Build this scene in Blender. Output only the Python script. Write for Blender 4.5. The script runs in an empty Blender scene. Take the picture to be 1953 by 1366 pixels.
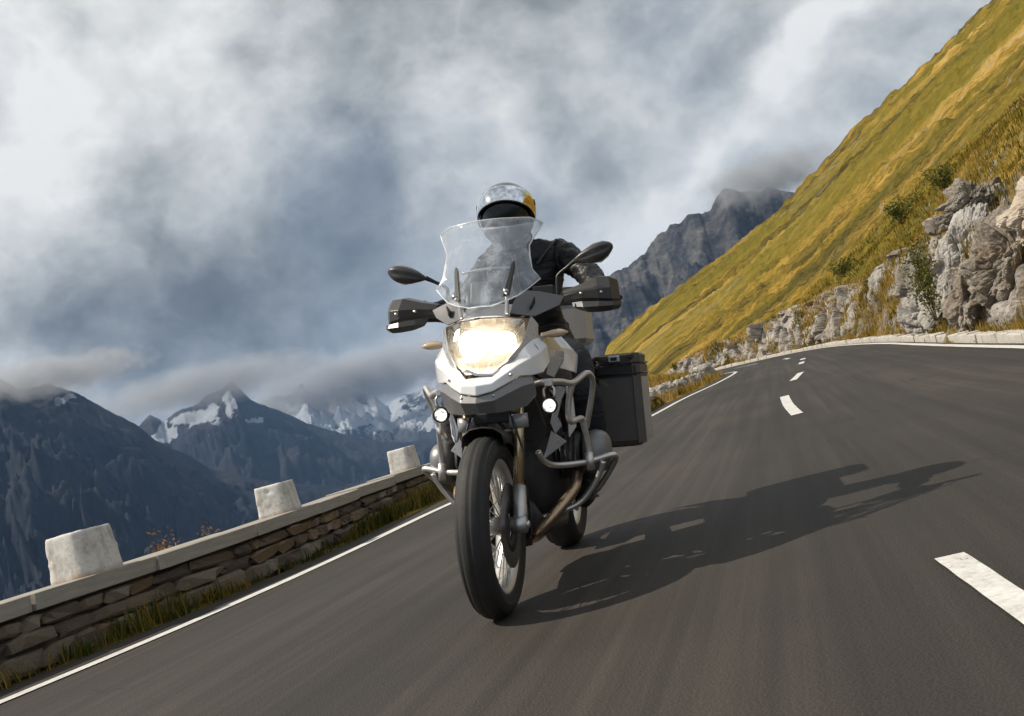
import bpy, bmesh, math, random
import numpy as np
from mathutils import Vector, Matrix, Euler, Quaternion

R = math.radians
sc = bpy.context.scene
COL = sc.collection
random.seed(7)
rng = np.random.default_rng(11)

# ------------------------------------------------------------------ camera
cam_d = bpy.data.cameras.new('camera')
cam = bpy.data.objects.new('camera', cam_d); COL.objects.link(cam)
cam_d.lens = 36.0; cam_d.sensor_width = 36.0
cam_d.clip_start = 0.05; cam_d.clip_end = 60000
pitch, roll = R(3.57), R(15)
fw = Vector((0, math.cos(pitch), math.sin(pitch))); up0 = Vector((0, -math.sin(pitch), math.cos(pitch))); r0 = Vector((1, 0, 0))
cr = r0*math.cos(roll) - up0*math.sin(roll); cu = r0*math.sin(roll) + up0*math.cos(roll)
m = Matrix((cr, cu, -fw)).transposed().to_4x4(); m.translation = (0, 0, .66)
cam.matrix_world = m
sc.camera = cam

# ------------------------------------------------------------------ light, sky, exposure
sc.view_settings.view_transform = 'Standard'; sc.view_settings.look = 'None'
sc.view_settings.exposure = 0.0; sc.view_settings.gamma = 1.0; sc.view_settings.use_curve_mapping = False
SUN_EL = R(47.5)
sun_from = Vector((-1, 0.03, 0)).normalized()            # horizontal direction towards the sun
sd = bpy.data.lights.new('sun', 'SUN'); sd.energy = 4.8; sd.angle = R(0.5); sd.color = (1, .90, .76)
sun = bpy.data.objects.new('sun', sd); COL.objects.link(sun)
to_sun = Vector((sun_from.x*math.cos(SUN_EL), sun_from.y*math.cos(SUN_EL), math.sin(SUN_EL)))
sun.rotation_euler = to_sun.to_track_quat('Z', 'Y').to_euler()

class NT:
    """tiny helper for building node trees"""
    def __init__(s, tree):
        s.t = tree; s.N = tree.nodes; s.L = tree.links
    def n(s, typ, **kw):
        o = s.N.new(typ)
        for k, v in kw.items():
            setattr(o, k, v)
        return o
    def set(s, sock, v):
        if isinstance(v, bpy.types.NodeSocket): s.L.new(v, sock)
        else: sock.default_value = v
    def math(s, op, a, b=None, c=None, clamp=False):
        o = s.n('ShaderNodeMath', operation=op); o.use_clamp = clamp
        s.set(o.inputs[0], a)
        if b is not None: s.set(o.inputs[1], b)
        if c is not None: s.set(o.inputs[2], c)
        return o.outputs[0]
    def vmath(s, op, a, b=None, out=0, scale=None):
        o = s.n('ShaderNodeVectorMath', operation=op)
        s.set(o.inputs[0], a)
        if b is not None: s.set(o.inputs[1], b)
        if scale is not None: s.set(o.inputs['Scale'], scale)
        return o.outputs[out]
    def noise(s, vec, scale, detail=4, rough=.55, dist=0, out='Fac', lac=2.0):
        o = s.n('ShaderNodeTexNoise'); 
        if vec is not None: s.L.new(vec, o.inputs['Vector'])
        o.inputs['Scale'].default_value = scale; o.inputs['Detail'].default_value = detail
        o.inputs['Roughness'].default_value = rough; o.inputs['Distortion'].default_value = dist
        o.inputs['Lacunarity'].default_value = lac
        return o.outputs[out]
    def ramp(s, fac, stops, interp='LINEAR'):
        o = s.n('ShaderNodeValToRGB'); s.set(o.inputs[0], fac)
        e = o.color_ramp.elements; o.color_ramp.interpolation = interp
        while len(e) > 1: e.remove(e[0])
        for i, (p, c) in enumerate(stops):
            el = e[0] if i == 0 else e.new(p)
            el.position = p
            el.color = (*c, 1) if len(c) == 3 else c
        return o.outputs[0]
    def mix(s, fac, a, b, typ='MIX'):
        o = s.n('ShaderNodeMix', data_type='RGBA', blend_type=typ)
        s.set(o.inputs[0], fac)
        s.set(o.inputs[6], a if isinstance(a, bpy.types.NodeSocket) else (*a, 1))
        s.set(o.inputs[7], b if isinstance(b, bpy.types.NodeSocket) else (*b, 1))
        return o.outputs[2]
    def mapping(s, vec, scale=(1, 1, 1), rot=(0, 0, 0), loc=(0, 0, 0)):
        o = s.n('ShaderNodeMapping'); s.L.new(vec, o.inputs[0])
        o.inputs['Scale'].default_value = scale; o.inputs['Rotation'].default_value = rot; o.inputs['Location'].default_value = loc
        return o.outputs[0]

def direction(az, el):
    a, e = R(az), R(el)
    return (math.sin(a)*math.cos(e), math.cos(a)*math.cos(e), math.sin(e))

world = bpy.data.worlds.new('World'); sc.world = world; world.use_nodes = True
W = NT(world.node_tree); W.N.clear()
tc = W.n('ShaderNodeTexCoord').outputs['Generated']
sky = W.n('ShaderNodeTexSky'); sky.sky_type = 'NISHITA'; sky.sun_disc = False
sky.sun_elevation = SUN_EL; sky.sun_rotation = math.atan2(sun_from.x, sun_from.y) % (2*math.pi)
sky.altitude = 2000
clear = W.vmath('SCALE', sky.outputs[0], scale=.10)
# broken cloud: the direction is bent by noise so that cloud edges billow
wob = W.noise(tc, 4.2, 6, .56, out='Color')
wob = W.vmath('SUBTRACT', wob, (.5, .5, .5))
d1 = W.vmath('NORMALIZE', W.vmath('ADD', tc, W.vmath('SCALE', wob, scale=.20)))
big = W.noise(W.mapping(tc, (1, 1, 1.6), loc=(.9, .3, .2)), 2.6, 6, .56, .25)
d2 = W.vmath('ADD', tc, W.vmath('SCALE', wob, scale=.07))
fine = W.noise(W.mapping(d2, (1, 1, 1.25)), 7.5, 10, .62, .0)
# billows: folded noise that gives the cloud edges their rounded look
bil = W.math('SUBTRACT', .16, W.math('ABSOLUTE', W.math('SUBTRACT', W.noise(W.mapping(d2, (1, 1, 1.2), loc=(4, 2, 1)), 9.0, 6, .52), .5)))
v = W.math('ADD', W.math('MULTIPLY', W.math('SUBTRACT', big, .5), 1.15), W.math('MULTIPLY', W.math('SUBTRACT', fine, .5), .70))
v = W.math('ADD', W.math('MULTIPLY_ADD', bil, 1.15, v), .53)
BLOBS = [  # azimuth, elevation, radius in degrees, brightness: the brighter and darker masses of the cloud
    (-21.5, 23, 6.5, .20), (-11, 23, 5, .17), (-24, 18, 4, .15), (-10, 16.5, 2.5, .10), (-14.5, 26, 4, .06),
    (-16, 14, 5, -0.28), (-21.5, 12, 4.5, -0.192), (-10.5, 10, 6, -0.222), (-4.5, 18.5, 4, -0.163), (-7, 14, 4, -0.118), (-6, 11, 4, -0.104), (-18, 9, 4, -0.089),
    (4.8, 18, 3.5, .14), (2.5, 14.5, 3, .12), (10, 17, 3, .12), (7.5, 12, 2.6, -0.089), (14, 16, 2.6, -0.104),
    (6.5, 7.9, 2.6, .26), (10, 9.8, 2.0, .30), (12.9, 11.6, 1.7, .32), (15.8, 12.6, 1.5, .34), (18.6, 14.3, 1.4, .36), (21.1, 15.3, 1.4, .34), (23, 16.2, 1.8, .26),
    (23.5, 12.6, 2.5, .02), (18.5, 10, 3, .04), (-6.7, 4.4, 2.4, .28), (-24.8, 9.2, 1.8, .26), (-12, 5.5, 2.4, .04)]
for az, el, rad, amp in BLOBS:
    dd = W.vmath('DOT_PRODUCT', d1, direction(az, el), out=1)
    k = 1/(1-math.cos(R(rad)))
    e = W.math('EXPONENT', W.math('MULTIPLY', W.math('SUBTRACT', dd, 1), k))
    v = W.math('MULTIPLY_ADD', e, amp, v)
cloud = W.ramp(v, [(0.0, (.112, .122, .130)), (.22, (.165, .180, .190)), (.42, (.285, .305, .315)), (.60, (.46, .485, .49)), (.80, (.70, .715, .71)), (1.02, (.93, .93, .91))])
cover = W.ramp(W.noise(d1, 3.1, 3, .5), [(.36, (.80,)*3), (.5, (.97,)*3)])
skycol = W.mix(cover, clear, cloud)
bg = W.n('ShaderNodeBackground'); W.L.new(skycol, bg.inputs[0]); bg.inputs[1].default_value = 1.0
wo = W.n('ShaderNodeOutputWorld'); W.L.new(bg.outputs[0], wo.inputs[0])
world.cycles.sampling_method = 'MANUAL'; world.cycles.sample_map_resolution = 512

# ------------------------------------------------------------------ helpers: tags, meshes, materials
def tag(o, label=None, cat=None, group=None, kind=None):
    if label: o['label'] = label
    if cat: o['category'] = cat
    if group: o['group'] = group
    if kind: o['kind'] = kind
    return o

def link(name, me, mat=None, parent=None, smooth=None):
    o = bpy.data.objects.new(name, me); COL.objects.link(o)
    if mat is not None and len(me.materials) == 0: me.materials.append(mat)
    if parent: o.parent = parent
    if smooth is not None:
        me.polygons.foreach_set('use_smooth', [smooth]*len(me.polygons))
    return o

def pyd(name, verts, faces, mat=None, parent=None, smooth=False):
    me = bpy.data.meshes.new(name); me.from_pydata([tuple(map(float, v)) for v in verts], [], faces); me.update()
    return link(name, me, mat, parent, smooth)

def grid_mesh(name, P, mat=None, parent=None, smooth=True, closed=False):
    """P: array (rows, cols, 3)"""
    P = np.asarray(P, float); r, c = P.shape[:2]
    idx = np.arange(r*c).reshape(r, c)
    q = np.stack([idx[:-1, :-1], idx[:-1, 1:], idx[1:, 1:], idx[1:, :-1]], -1).reshape(-1, 4)
    if closed:
        q2 = np.stack([idx[:-1, -1], idx[:-1, 0], idx[1:, 0], idx[1:, -1]], -1).reshape(-1, 4); q = np.concatenate([q, q2])
    me = bpy.data.meshes.new(name)
    me.vertices.add(r*c); me.vertices.foreach_set('co', P.reshape(-1).astype(np.float32))
    me.loops.add(q.size); me.loops.foreach_set('vertex_index', q.reshape(-1).astype(np.int32))
    me.polygons.add(len(q)); me.polygons.foreach_set('loop_start', np.arange(0, q.size, 4, dtype=np.int32))
    me.update(calc_edges=True); me.validate()
    return link(name, me, mat, parent, smooth)

def raw_mesh(name, V, Fc, n, mat=None, parent=None, smooth=False):
    """V (k,3), Fc (f,n)"""
    me = bpy.data.meshes.new(name)
    me.vertices.add(len(V)); me.vertices.foreach_set('co', np.asarray(V, np.float32).reshape(-1))
    me.loops.add(Fc.size); me.loops.foreach_set('vertex_index', Fc.reshape(-1).astype(np.int32))
    me.polygons.add(len(Fc)); me.polygons.foreach_set('loop_start', np.arange(0, Fc.size, n, dtype=np.int32))
    me.update(calc_edges=True); me.validate()
    return link(name, me, mat, parent, smooth)

def mods(o, solid=None, bevel=None, seg=2, sub=None, offset=0):
    if solid:
        k = o.modifiers.new('s', 'SOLIDIFY'); k.thickness = solid; k.offset = offset
    if bevel:
        k = o.modifiers.new('b', 'BEVEL'); k.width = bevel; k.segments = seg; k.limit_method = 'ANGLE'; k.angle_limit = R(20); k.harden_normals = True
        o.data.polygons.foreach_set('use_smooth', [True]*len(o.data.polygons))
    if sub:
        k = o.modifiers.new('d', 'SUBSURF'); k.levels = sub; k.render_levels = sub
    return o

def catmull(pts, n=6):
    P = [Vector(p) for p in pts]
    if len(P) < 3: return P
    out = []
    for i in range(len(P)-1):
        p0 = P[max(i-1, 0)]; p1 = P[i]; p2 = P[i+1]; p3 = P[min(i+2, len(P)-1)]
        for k in range(n):
            t = k/n
            out.append(.5*((2*p1) + (p2-p0)*t + (2*p0-5*p1+4*p2-p3)*t*t + (3*p1-p0-3*p2+p3)*t**3))
    out.append(P[-1]); return out

def tube_vf(pts, rad, seg=10, smoothn=5, caps=True):
    path = catmull(pts, smoothn) if smoothn else [Vector(p) for p in pts]
    N = len(path); rads = rad if hasattr(rad, '__len__') else [rad]*N
    if len(rads) != N:
        rads = list(np.interp(np.linspace(0, 1, N), np.linspace(0, 1, len(rads)), rads))
    V, Fc = [], []
    ref = None
    for i, p in enumerate(path):
        t = (path[min(i+1, N-1)] - path[max(i-1, 0)]).normalized()
        if ref is None:
            ref = Vector((0, 0, 1)) if abs(t.z) < .9 else Vector((1, 0, 0))
        a = (ref - t*ref.dot(t)).normalized(); b = t.cross(a); ref = a
        for k in range(seg):
            w = 2*math.pi*k/seg
            V.append(p + (a*math.cos(w) + b*math.sin(w))*rads[i])
    for i in range(N-1):
        for k in range(seg):
            Fc.append((i*seg+k, i*seg+(k+1) % seg, (i+1)*seg+(k+1) % seg, (i+1)*seg+k))
    if caps:
        Fc.append(tuple(reversed(range(seg)))); Fc.append(tuple((N-1)*seg+k for k in range(seg)))
    return V, Fc

def tube(name, pts, rad, mat, parent=None, seg=10, smoothn=5):
    V, Fc = tube_vf(pts, rad, seg, smoothn)
    o = pyd(name, V, Fc, mat, parent, True)
    return o

def lathe(name, prof, mat, parent=None, seg=64, axis='x', center=(0, 0, 0), closed=False, smooth=True):
    """prof: (radius, along-axis) pairs"""
    V, Fc = [], []; n = len(prof)
    for k in range(seg):
        a = 2*math.pi*k/seg; c, s = math.cos(a), math.sin(a)
        for r, h in prof:
            p = {'x': (h, r*c, r*s), 'y': (r*c, h, r*s), 'z': (r*c, r*s, h)}[axis]
            V.append((p[0]+center[0], p[1]+center[1], p[2]+center[2]))
    for k in range(seg):
        k2 = (k+1) % seg
        for i in range(n if closed else n-1):
            j = (i+1) % n
            Fc.append((k*n+i, k*n+j, k2*n+j, k2*n+i))
    return pyd(name, V, Fc, mat, parent, smooth)

def box(name, c, s, mat, parent=None, bevel=.004, rot=None, taper=None):
    """taper: (sx, sy) scale of the top face"""
    V = []
    for z in (-1, 1):
        tx, ty = taper if (taper and z > 0) else (1, 1)
        for x, y in ((-1, -1), (1, -1), (1, 1), (-1, 1)):
            V.append(Vector((x*s[0]/2*tx, y*s[1]/2*ty, z*s[2]/2)))
    if rot: 
        q = Euler(rot).to_matrix(); V = [q @ v for v in V]
    V = [v + Vector(c) for v in V]
    o = pyd(name, V, [(3, 2, 1, 0), (4, 5, 6, 7), (0, 1, 5, 4), (1, 2, 6, 5), (2, 3, 7, 6), (3, 0, 4, 7)], mat, parent)
    if bevel: mods(o, bevel=bevel)
    return o

# value noise in numpy ------------------------------------------------
def _hash(i, j, k, seed):
    h = (i.astype(np.int64)*374761393 + j.astype(np.int64)*668265263 + k.astype(np.int64)*2147483647 + seed*974711) & 0xffffffff
    h = ((h ^ (h >> 13))*1274126177) & 0xffffffff
    h = ((h ^ (h >> 16))*2246822519) & 0xffffffff
    return ((h ^ (h >> 15)) & 0xffffff)/float(0xffffff)
def vnoise(x, y, z=None, seed=0):
    x = np.asarray(x, float); y = np.asarray(y, float); z = np.zeros_like(x) if z is None else np.asarray(z, float)
    i, j, k = np.floor(x), np.floor(y), np.floor(z); f, g, h = x-i, y-j, z-k
    f = f*f*f*(f*(f*6-15)+10); g = g*g*g*(g*(g*6-15)+10); h = h*h*h*(h*(h*6-15)+10)
    r = 0
    for a in (0, 1):
        for b in (0, 1):
            for c in (0, 1):
                r = r + _hash(i+a, j+b, k+c, seed)*(f if a else 1-f)*(g if b else 1-g)*(h if c else 1-h)
    return r*2-1
def fbm(x, y, z=None, oct=5, seed=0, gain=.5, ridged=False):
    a, s, fr = 1.0, 0, 1.0
    for o in range(oct):
        n = vnoise(x*fr+o*17.3, y*fr-o*9.1, None if z is None else z*fr+o*5.7, seed+o)
        if ridged: n = 1-2*np.abs(n)
        s = s+n*a; a *= gain; fr *= 2.03
    return s
def sstep(a, b, x):
    t = np.clip((x-a)/(b-a), 0, 1); return t*t*(3-2*t)

# materials ------------------------------------------------------------
def mat(name, col, rough=.5, metal=0., var=.12, vscale=12, bump=0., bscale=60, spec=.5, coat=0., emit=None, es=0.):
    m = bpy.data.materials.new(name); m.use_nodes = True
    t = NT(m.node_tree); b = t.N['Principled BSDF']
    co = t.n('ShaderNodeTexCoord').outputs['Object']
    if var:
        n = t.noise(co, vscale, 5, .6)
        c = t.mix(n, tuple(x*(1-var*1.4) for x in col), tuple(min(1, x*(1+var*1.4)) for x in col))
        t.L.new(c, b.inputs['Base Color'])
        rr = t.math('MULTIPLY_ADD', t.noise(co, vscale*2.3, 3, .6), .25, rough-.125, clamp=True); t.L.new(rr, b.inputs['Roughness'])
    else:
        b.inputs['Base Color'].default_value = (*col, 1); b.inputs['Roughness'].default_value = rough
    b.inputs['Metallic'].default_value = metal
    b.inputs['Specular IOR Level'].default_value = spec
    b.inputs['Coat Weight'].default_value = coat; b.inputs['Coat Roughness'].default_value = .08
    if bump:
        bp = t.n('ShaderNodeBump'); bp.inputs['Strength'].default_value = bump; bp.inputs['Distance'].default_value = .004
        t.L.new(t.noise(co, bscale, 6, .6), bp.inputs['Height']); t.L.new(bp.outputs[0], b.inputs['Normal'])
    if emit:
        b.inputs['Emission Color'].default_value = (*emit, 1); b.inputs['Emission Strength'].default_value = es
    return m

HAZE = 4.8e-5
# ------------------------------------------------------------------ road geometry (plan curves in metres)
LE = [(-5.0, -4), (-4.35, -.5), (-3.75, 2), (-2.84, 4.93), (-2.53, 5.65), (-2.2, 6.55), (-1.78, 7.95), (-1.12, 10.66), (.3, 14.2), (2.02, 18.45), (3.55, 23.5), (5.45, 29.0), (6.95, 34.0), (7.55, 36.8), (7.3, 39.4), (6.0, 42.5), (4.6, 47), (4.0, 53), (4.2, 60), (4.0, 75), (4.5, 100), (7, 140), (12, 210), (19, 300)]
RE = [(3.3, -4), (3.5, -.5), (3.75, 2), (4.2, 5), (4.4, 6.3), (4.7, 8), (5.05, 9.7), (5.49, 11.4), (6.2, 14.4), (7.4, 19.3), (8.7, 24.6), (10.0, 30.8), (10.95, 36.5), (11.3, 40.5), (11.2, 44.0), (10.6, 47.5), (9.4, 51.5), (8.4, 56), (8.2, 62), (8.2, 76), (8.6, 100), (11, 139), (15.5, 209), (22.5, 299)]
def curve2(pts, n=8):
    return np.array([(p.x, p.y) for p in catmull([(x, y, 0) for x, y in pts], n)])
LEc, REc = curve2(LE), curve2(RE)
def zr(y):
    """height of the road: level near the camera, then a light climb"""
    y = np.asarray(y, float)
    t = np.clip(y-9, 0, None)
    return np.where(t < 2, .015*t*t/4, .015*(t-1))
def nrm2(c):
    t = np.gradient(c, axis=0); t /= np.linalg.norm(t, axis=1)[:, None]
    return np.stack([-t[:, 1], t[:, 0]], 1)            # points to the left of travel
def offset(c, d):
    return c + nrm2(c)*d
def drop_faces(o, vert_bad):
    bm = bmesh.new(); bm.from_mesh(o.data); bm.verts.ensure_lookup_table()
    bmesh.ops.delete(bm, geom=[bm.verts[i] for i in np.nonzero(vert_bad)[0]], context='VERTS'); bm.to_mesh(o.data); bm.free()
def signed_dist(c, x, y):
    """distance to polyline c, negative left of it (towards the road for RE), positive right of it"""
    sh = x.shape; x = x.ravel(); y = y.ravel()
    best = np.full(x.shape, 1e9); sgn = np.ones(x.shape)
    for a, b in zip(c[:-1], c[1:]):
        ab = b-a; L = ab@ab
        t = np.clip(((x-a[0])*ab[0]+(y-a[1])*ab[1])/L, 0, 1)
        dx = x-(a[0]+t*ab[0]); dy = y-(a[1]+t*ab[1]); d = np.hypot(dx, dy)
        s = np.where(ab[0]*dy-ab[1]*dx > 0, -1., 1.)
        u = d < best; best = np.where(u, d, best); sgn = np.where(u, s, sgn)
    return (best*sgn).reshape(sh)

def cells3(P, seed):
    """Voronoi on a jittered lattice: nearest cell's height, tilt term and the gap to the next cell"""
    B = np.floor(P); n = len(P); f1 = np.full(n, 9.); f2 = np.full(n, 9.); h = np.zeros(n); tl = np.zeros(n)
    for i in (-1, 0, 1):
        for j in (-1, 0, 1):
            for k in (-1, 0, 1):
                C = B+np.array([i, j, k]); r_ = [_hash(C[:, 0], C[:, 1], C[:, 2], seed+q) for q in range(7)]
                d = P-(C+np.stack(r_[:3], 1)*.9+.05); L = np.linalg.norm(d, axis=1); u = L < f1
                f2 = np.where(u, f1, np.minimum(f2, L)); f1 = np.where(u, L, f1)
                h = np.where(u, r_[3]*2-1, h); tl = np.where(u, d[:, 0]*(r_[4]*2-1)+d[:, 1]*(r_[5]*2-1)+d[:, 2]*(r_[6]*2-1), tl)
    return h, tl, f2-f1
# asphalt ---------------------------------------------------------------
def asphalt_mat():
    m = bpy.data.materials.new('asphalt'); m.use_nodes = True
    t = NT(m.node_tree); b = t.N['Principled BSDF']
    pos = t.n('ShaderNodeNewGeometry').outputs['Position']
    rot = t.mapping(pos, (1, 1, 1), rot=(0, 0, R(14)))
    streak = t.noise(t.mapping(rot, (7.5, .12, 1)), 1.0, 7, .66)
    lanes = t.noise(t.mapping(rot, (.9, .05, 1)), 1.0, 3, .5)
    patch = t.noise(pos, .35, 4, .55)
    grain = t.noise(pos, 90, 3, .7)
    spk = t.n('ShaderNodeTexVoronoi'); t.L.new(pos, spk.inputs['Vector']); spk.inputs['Scale'].default_value = 130
    v = t.math('ADD', t.math('MULTIPLY', streak, .40), t.math('MULTIPLY', lanes, .30))
    v = t.math('ADD', v, t.math('MULTIPLY', patch, .30))
    c = t.ramp(v, [(.38, (.028, .0238, .0200)), (.50, (.048, .0415, .0345)), (.62, (.084, .072, .059))])
    c = t.mix(t.math('MULTIPLY', grain, .55), c, (.12, .11, .10), 'OVERLAY')
    st = t.ramp(spk.outputs['Distance'], [(.0, (.17, .16, .145)), (.18, (.10, .095, .09)), (.34, (.5, .5, .5))])
    c = t.mix(.22, c, st, 'OVERLAY')
    crk = t.n('ShaderNodeTexVoronoi', feature='DISTANCE_TO_EDGE'); crk.inputs['Scale'].default_value = .33
    t.L.new(t.vmath('ADD', pos, t.vmath('SCALE', t.noise(pos, 1.6, 5, .6, out='Color'), scale=1.2)), crk.inputs['Vector'])
    crm = t.math('MULTIPLY', t.math('LESS_THAN', crk.outputs['Distance'], .006), t.math('GREATER_THAN', t.noise(pos, .5, 2, .5), .52))
    c = t.mix(t.math('MULTIPLY', crm, .55), c, (.02, .019, .018))
    t.L.new(c, b.inputs['Base Color'])
    t.L.new(t.math('MULTIPLY_ADD', patch, .25, .62), b.inputs['Roughness'])
    b.inputs['Specular IOR Level'].default_value = .35
    bp = t.n('ShaderNodeBump'); bp.inputs['Strength'].default_value = .55; bp.inputs['Distance'].default_value = .004
    t.L.new(t.math('ADD', t.math('MULTIPLY', spk.outputs['Distance'], -1.0), grain), bp.inputs['Height']); t.L.new(bp.outputs[0], b.inputs['Normal'])
    return m
def paint_mat():
    m = bpy.data.materials.new('road_paint'); m.use_nodes = True
    t = NT(m.node_tree); b = t.N['Principled BSDF']
    pos = t.n('ShaderNodeNewGeometry').outputs['Position']
    wear = t.math('ADD', t.math('MULTIPLY', t.noise(pos, 55, 5, .7), .6), t.math('MULTIPLY', t.noise(pos, 6, 4, .6), .4))
    c = t.ramp(wear, [(.33, (.16, .15, .14)), (.42, (.55, .54, .51)), (.6, (.74, .73, .70))])
    t.L.new(c, b.inputs['Base Color']); b.inputs['Roughness'].default_value = .6
    return m
M_asph, M_paint = asphalt_mat(), paint_mat()
cols = 26
Lo, Ro = offset(LEc, .42), offset(REc, -.16)
P = np.zeros((len(LEc), cols, 3))
for k in range(cols):
    f = k/(cols-1); P[:, k, :2] = Lo*(1-f)+Ro*f
P[:, :, 2] = zr(P[:, :, 1])
road = tag(grid_mesh('road', P, M_asph), 'grey asphalt mountain road sweeping round the bend', None, kind='structure')
def strip(name, c, w, dz, mt, parent, rag=.0):
    l, r = offset(c, w/2), offset(c, -w/2)
    Q = np.zeros((len(c), 2, 3)); Q[:, 0, :2] = l; Q[:, 1, :2] = r
    if rag: Q[:, :, :2] += rng.normal(0, rag, (len(c), 2, 2))
    Q[:, :, 2] = zr(Q[:, :, 1])+dz
    return grid_mesh(name, Q, mt, parent, True)
def dense(c, n):
    s = np.concatenate([[0], np.cumsum(np.linalg.norm(np.diff(c, axis=0), axis=1))]); u = np.linspace(0, s[-1], n)
    return np.stack([np.interp(u, s, c[:, 0]), np.interp(u, s, c[:, 1])], 1)
strip('edge_line', dense(LEc, 500), .115, .006, M_paint, road, .003)
strip('edge_line', dense(REc, 500), .12, .006, M_paint, road, .003)
for pts, w in [([(.62, .2), (.80, 1.5), (1.015, 2.845)], .078), ([(2.64, 10.42), (3.02, 12.2), (3.47, 14.1)], .12), ([(4.68, 18.1), (5.1, 19.35), (5.52, 20.6)], .13), ([(7.0, 25.9), (7.2, 26.55), (7.42, 27.3)], .14), ([(8.0, 29.3), (8.15, 29.8), (8.3, 30.4)], .15), ([(9.0, 34.6), (9.2, 35.6), (9.3, 36.4)], .14), ([(9.35, 40.6), (9.2, 41.8), (8.9, 43)], .14)]:
    strip('lane_dash', curve2(pts, 12), w, .006, M_paint, road, .001)

# ------------------------------------------------------------------ kerb of single stones along the rock side
M_kerb = mat('kerb_stone', (.50, .47, .42), .8, var=.3, vscale=9, bump=.6, bscale=40)
def block_mesh(name, seed, jit=.06, cham=.12):
    """unit block with chamfered, uneven edges: 24 corners"""
    bm = bmesh.new(); bmesh.ops.create_cube(bm, size=1)
    bmesh.ops.bevel(bm, geom=bm.edges[:], offset=cham, segments=1, affect='EDGES', profile=.5)
    rr = random.Random(seed)
    for v_ in bm.verts:
        v_.co += Vector((rr.uniform(-jit, jit), rr.uniform(-jit, jit), rr.uniform(-jit, jit)))
    me = bpy.data.meshes.new(name); bm.to_mesh(me); bm.free(); return me
kerb = bpy.data.objects.new('kerb', None); COL.objects.link(kerb); tag(kerb, 'low row of pale kerb stones at the foot of the rocks', None, kind='structure')
kmesh = [block_mesh('kerb_stone', 40+i, .035, .07) for i in range(5)]
for me in kmesh: me.materials.append(M_kerb)
kc = dense(offset(REc, -.30), 2400); seg = np.concatenate([[0], np.cumsum(np.linalg.norm(np.diff(kc, axis=0), axis=1))])
s = 6.0
while s < 66:
    L = random.uniform(.55, .9); i = int(np.searchsorted(seg, s+L/2)); t = kc[i+1]-kc[i-1]
    o = bpy.data.objects.new('kerb_stone', random.choice(kmesh)); COL.objects.link(o); o.parent = kerb
    o.location = (kc[i][0], kc[i][1], float(zr(kc[i][1]))+.02); o.rotation_euler = (random.uniform(-.03, .03), random.uniform(-.03, .03), math.atan2(t[1], t[0])+random.uniform(-.03, .03))
    o.scale = (L-.015, .20, random.uniform(.17, .23)); s += L+.01

# ------------------------------------------------------------------ hillside above the road
SKY = np.array([(-16, -.6), (-9, .1), (-6.5, .6), (-3, 1.1), (1, 1.7), (4.29, 2.2), (5.58, 2.95), (8.53, 4.35), (11.78, 5.5), (13.44, 6.2), (16.69, 7.55), (20, 9.35), (23.17, 11.0), (26.18, 12.5), (29.07, 13.85), (30.6, 14.6), (40, 18), (60, 24)])
SU = np.tan(np.radians(SKY[:, 0])); SW = np.tan(np.radians(SKY[:, 1]))/np.cos(np.radians(SKY[:, 0]))
def hill_z(X, Y, detail=True):
    D = signed_dist(REc, X, Y)
    u = X/np.maximum(Y, 1)
    w = np.interp(u, SU, SW)
    delta = np.interp(Y, [0, 13, 45, 70, 120, 200, 300], [.13, .12, .105, .075, .03, .010, 0])
    Yc = np.minimum(Y, 300)
    zh = .66 + Yc*(w-delta) - np.clip(Y-300, 0, None)*.5
    base = zr(Y)
    cut = .55*sstep(.5, 1.8, D + .45*fbm(X*.8, Y*.7, seed=5, oct=3)) + .45*sstep(.8, 5.5, D)
    z = base - .02 + cut*np.maximum(zh-base, .05*np.clip(D, 0, 3))
    if detail:
        far = sstep(2, 25, D)
        amp = np.clip(Y, 10, 300)/300
        gul = fbm(X*.011, Y*.055, seed=21, oct=5, ridged=True)
        z = z + far*amp*2.2*(gul-.6) + far*amp*1.0*fbm(X*.025, Y*.11, seed=3, oct=4, gain=.42)
        z = z + sstep(.5, 2.5, D)*(.16*fbm(X*.6, Y*.35, seed=8, oct=4) + .05*fbm(X*3, Y*3, seed=9, oct=3))
        st = sstep(.55, 1.2, D)*(1-sstep(2.0, 3.4, D))
        z = z + st*(.42*fbm(X*1.4, Y*1.1, seed=14, oct=5, ridged=True)-.15)
        sil = sstep(230, 300, Y)
        z = z + sil*.5*fbm(X*.16, Y*.1, seed=33, oct=6, gain=.55)
        z = z + sstep(3, 12, D)*np.clip(Y/60, .3, 1.6)*.22*fbm(X*.55, Y*.55, seed=35, oct=4, gain=.6)
    return z, D
az = np.radians(np.concatenate([np.linspace(-15, 10, 90, endpoint=False), np.linspace(10, 34, 330, endpoint=False), np.linspace(34, 75, 60)]))
rad_ = np.exp(np.linspace(math.log(4.2), math.log(420), 330))
A, Rr = np.meshgrid(az, rad_); X = Rr*np.sin(A); Y = Rr*np.cos(A)
Z, D = hill_z(X, Y)
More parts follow.
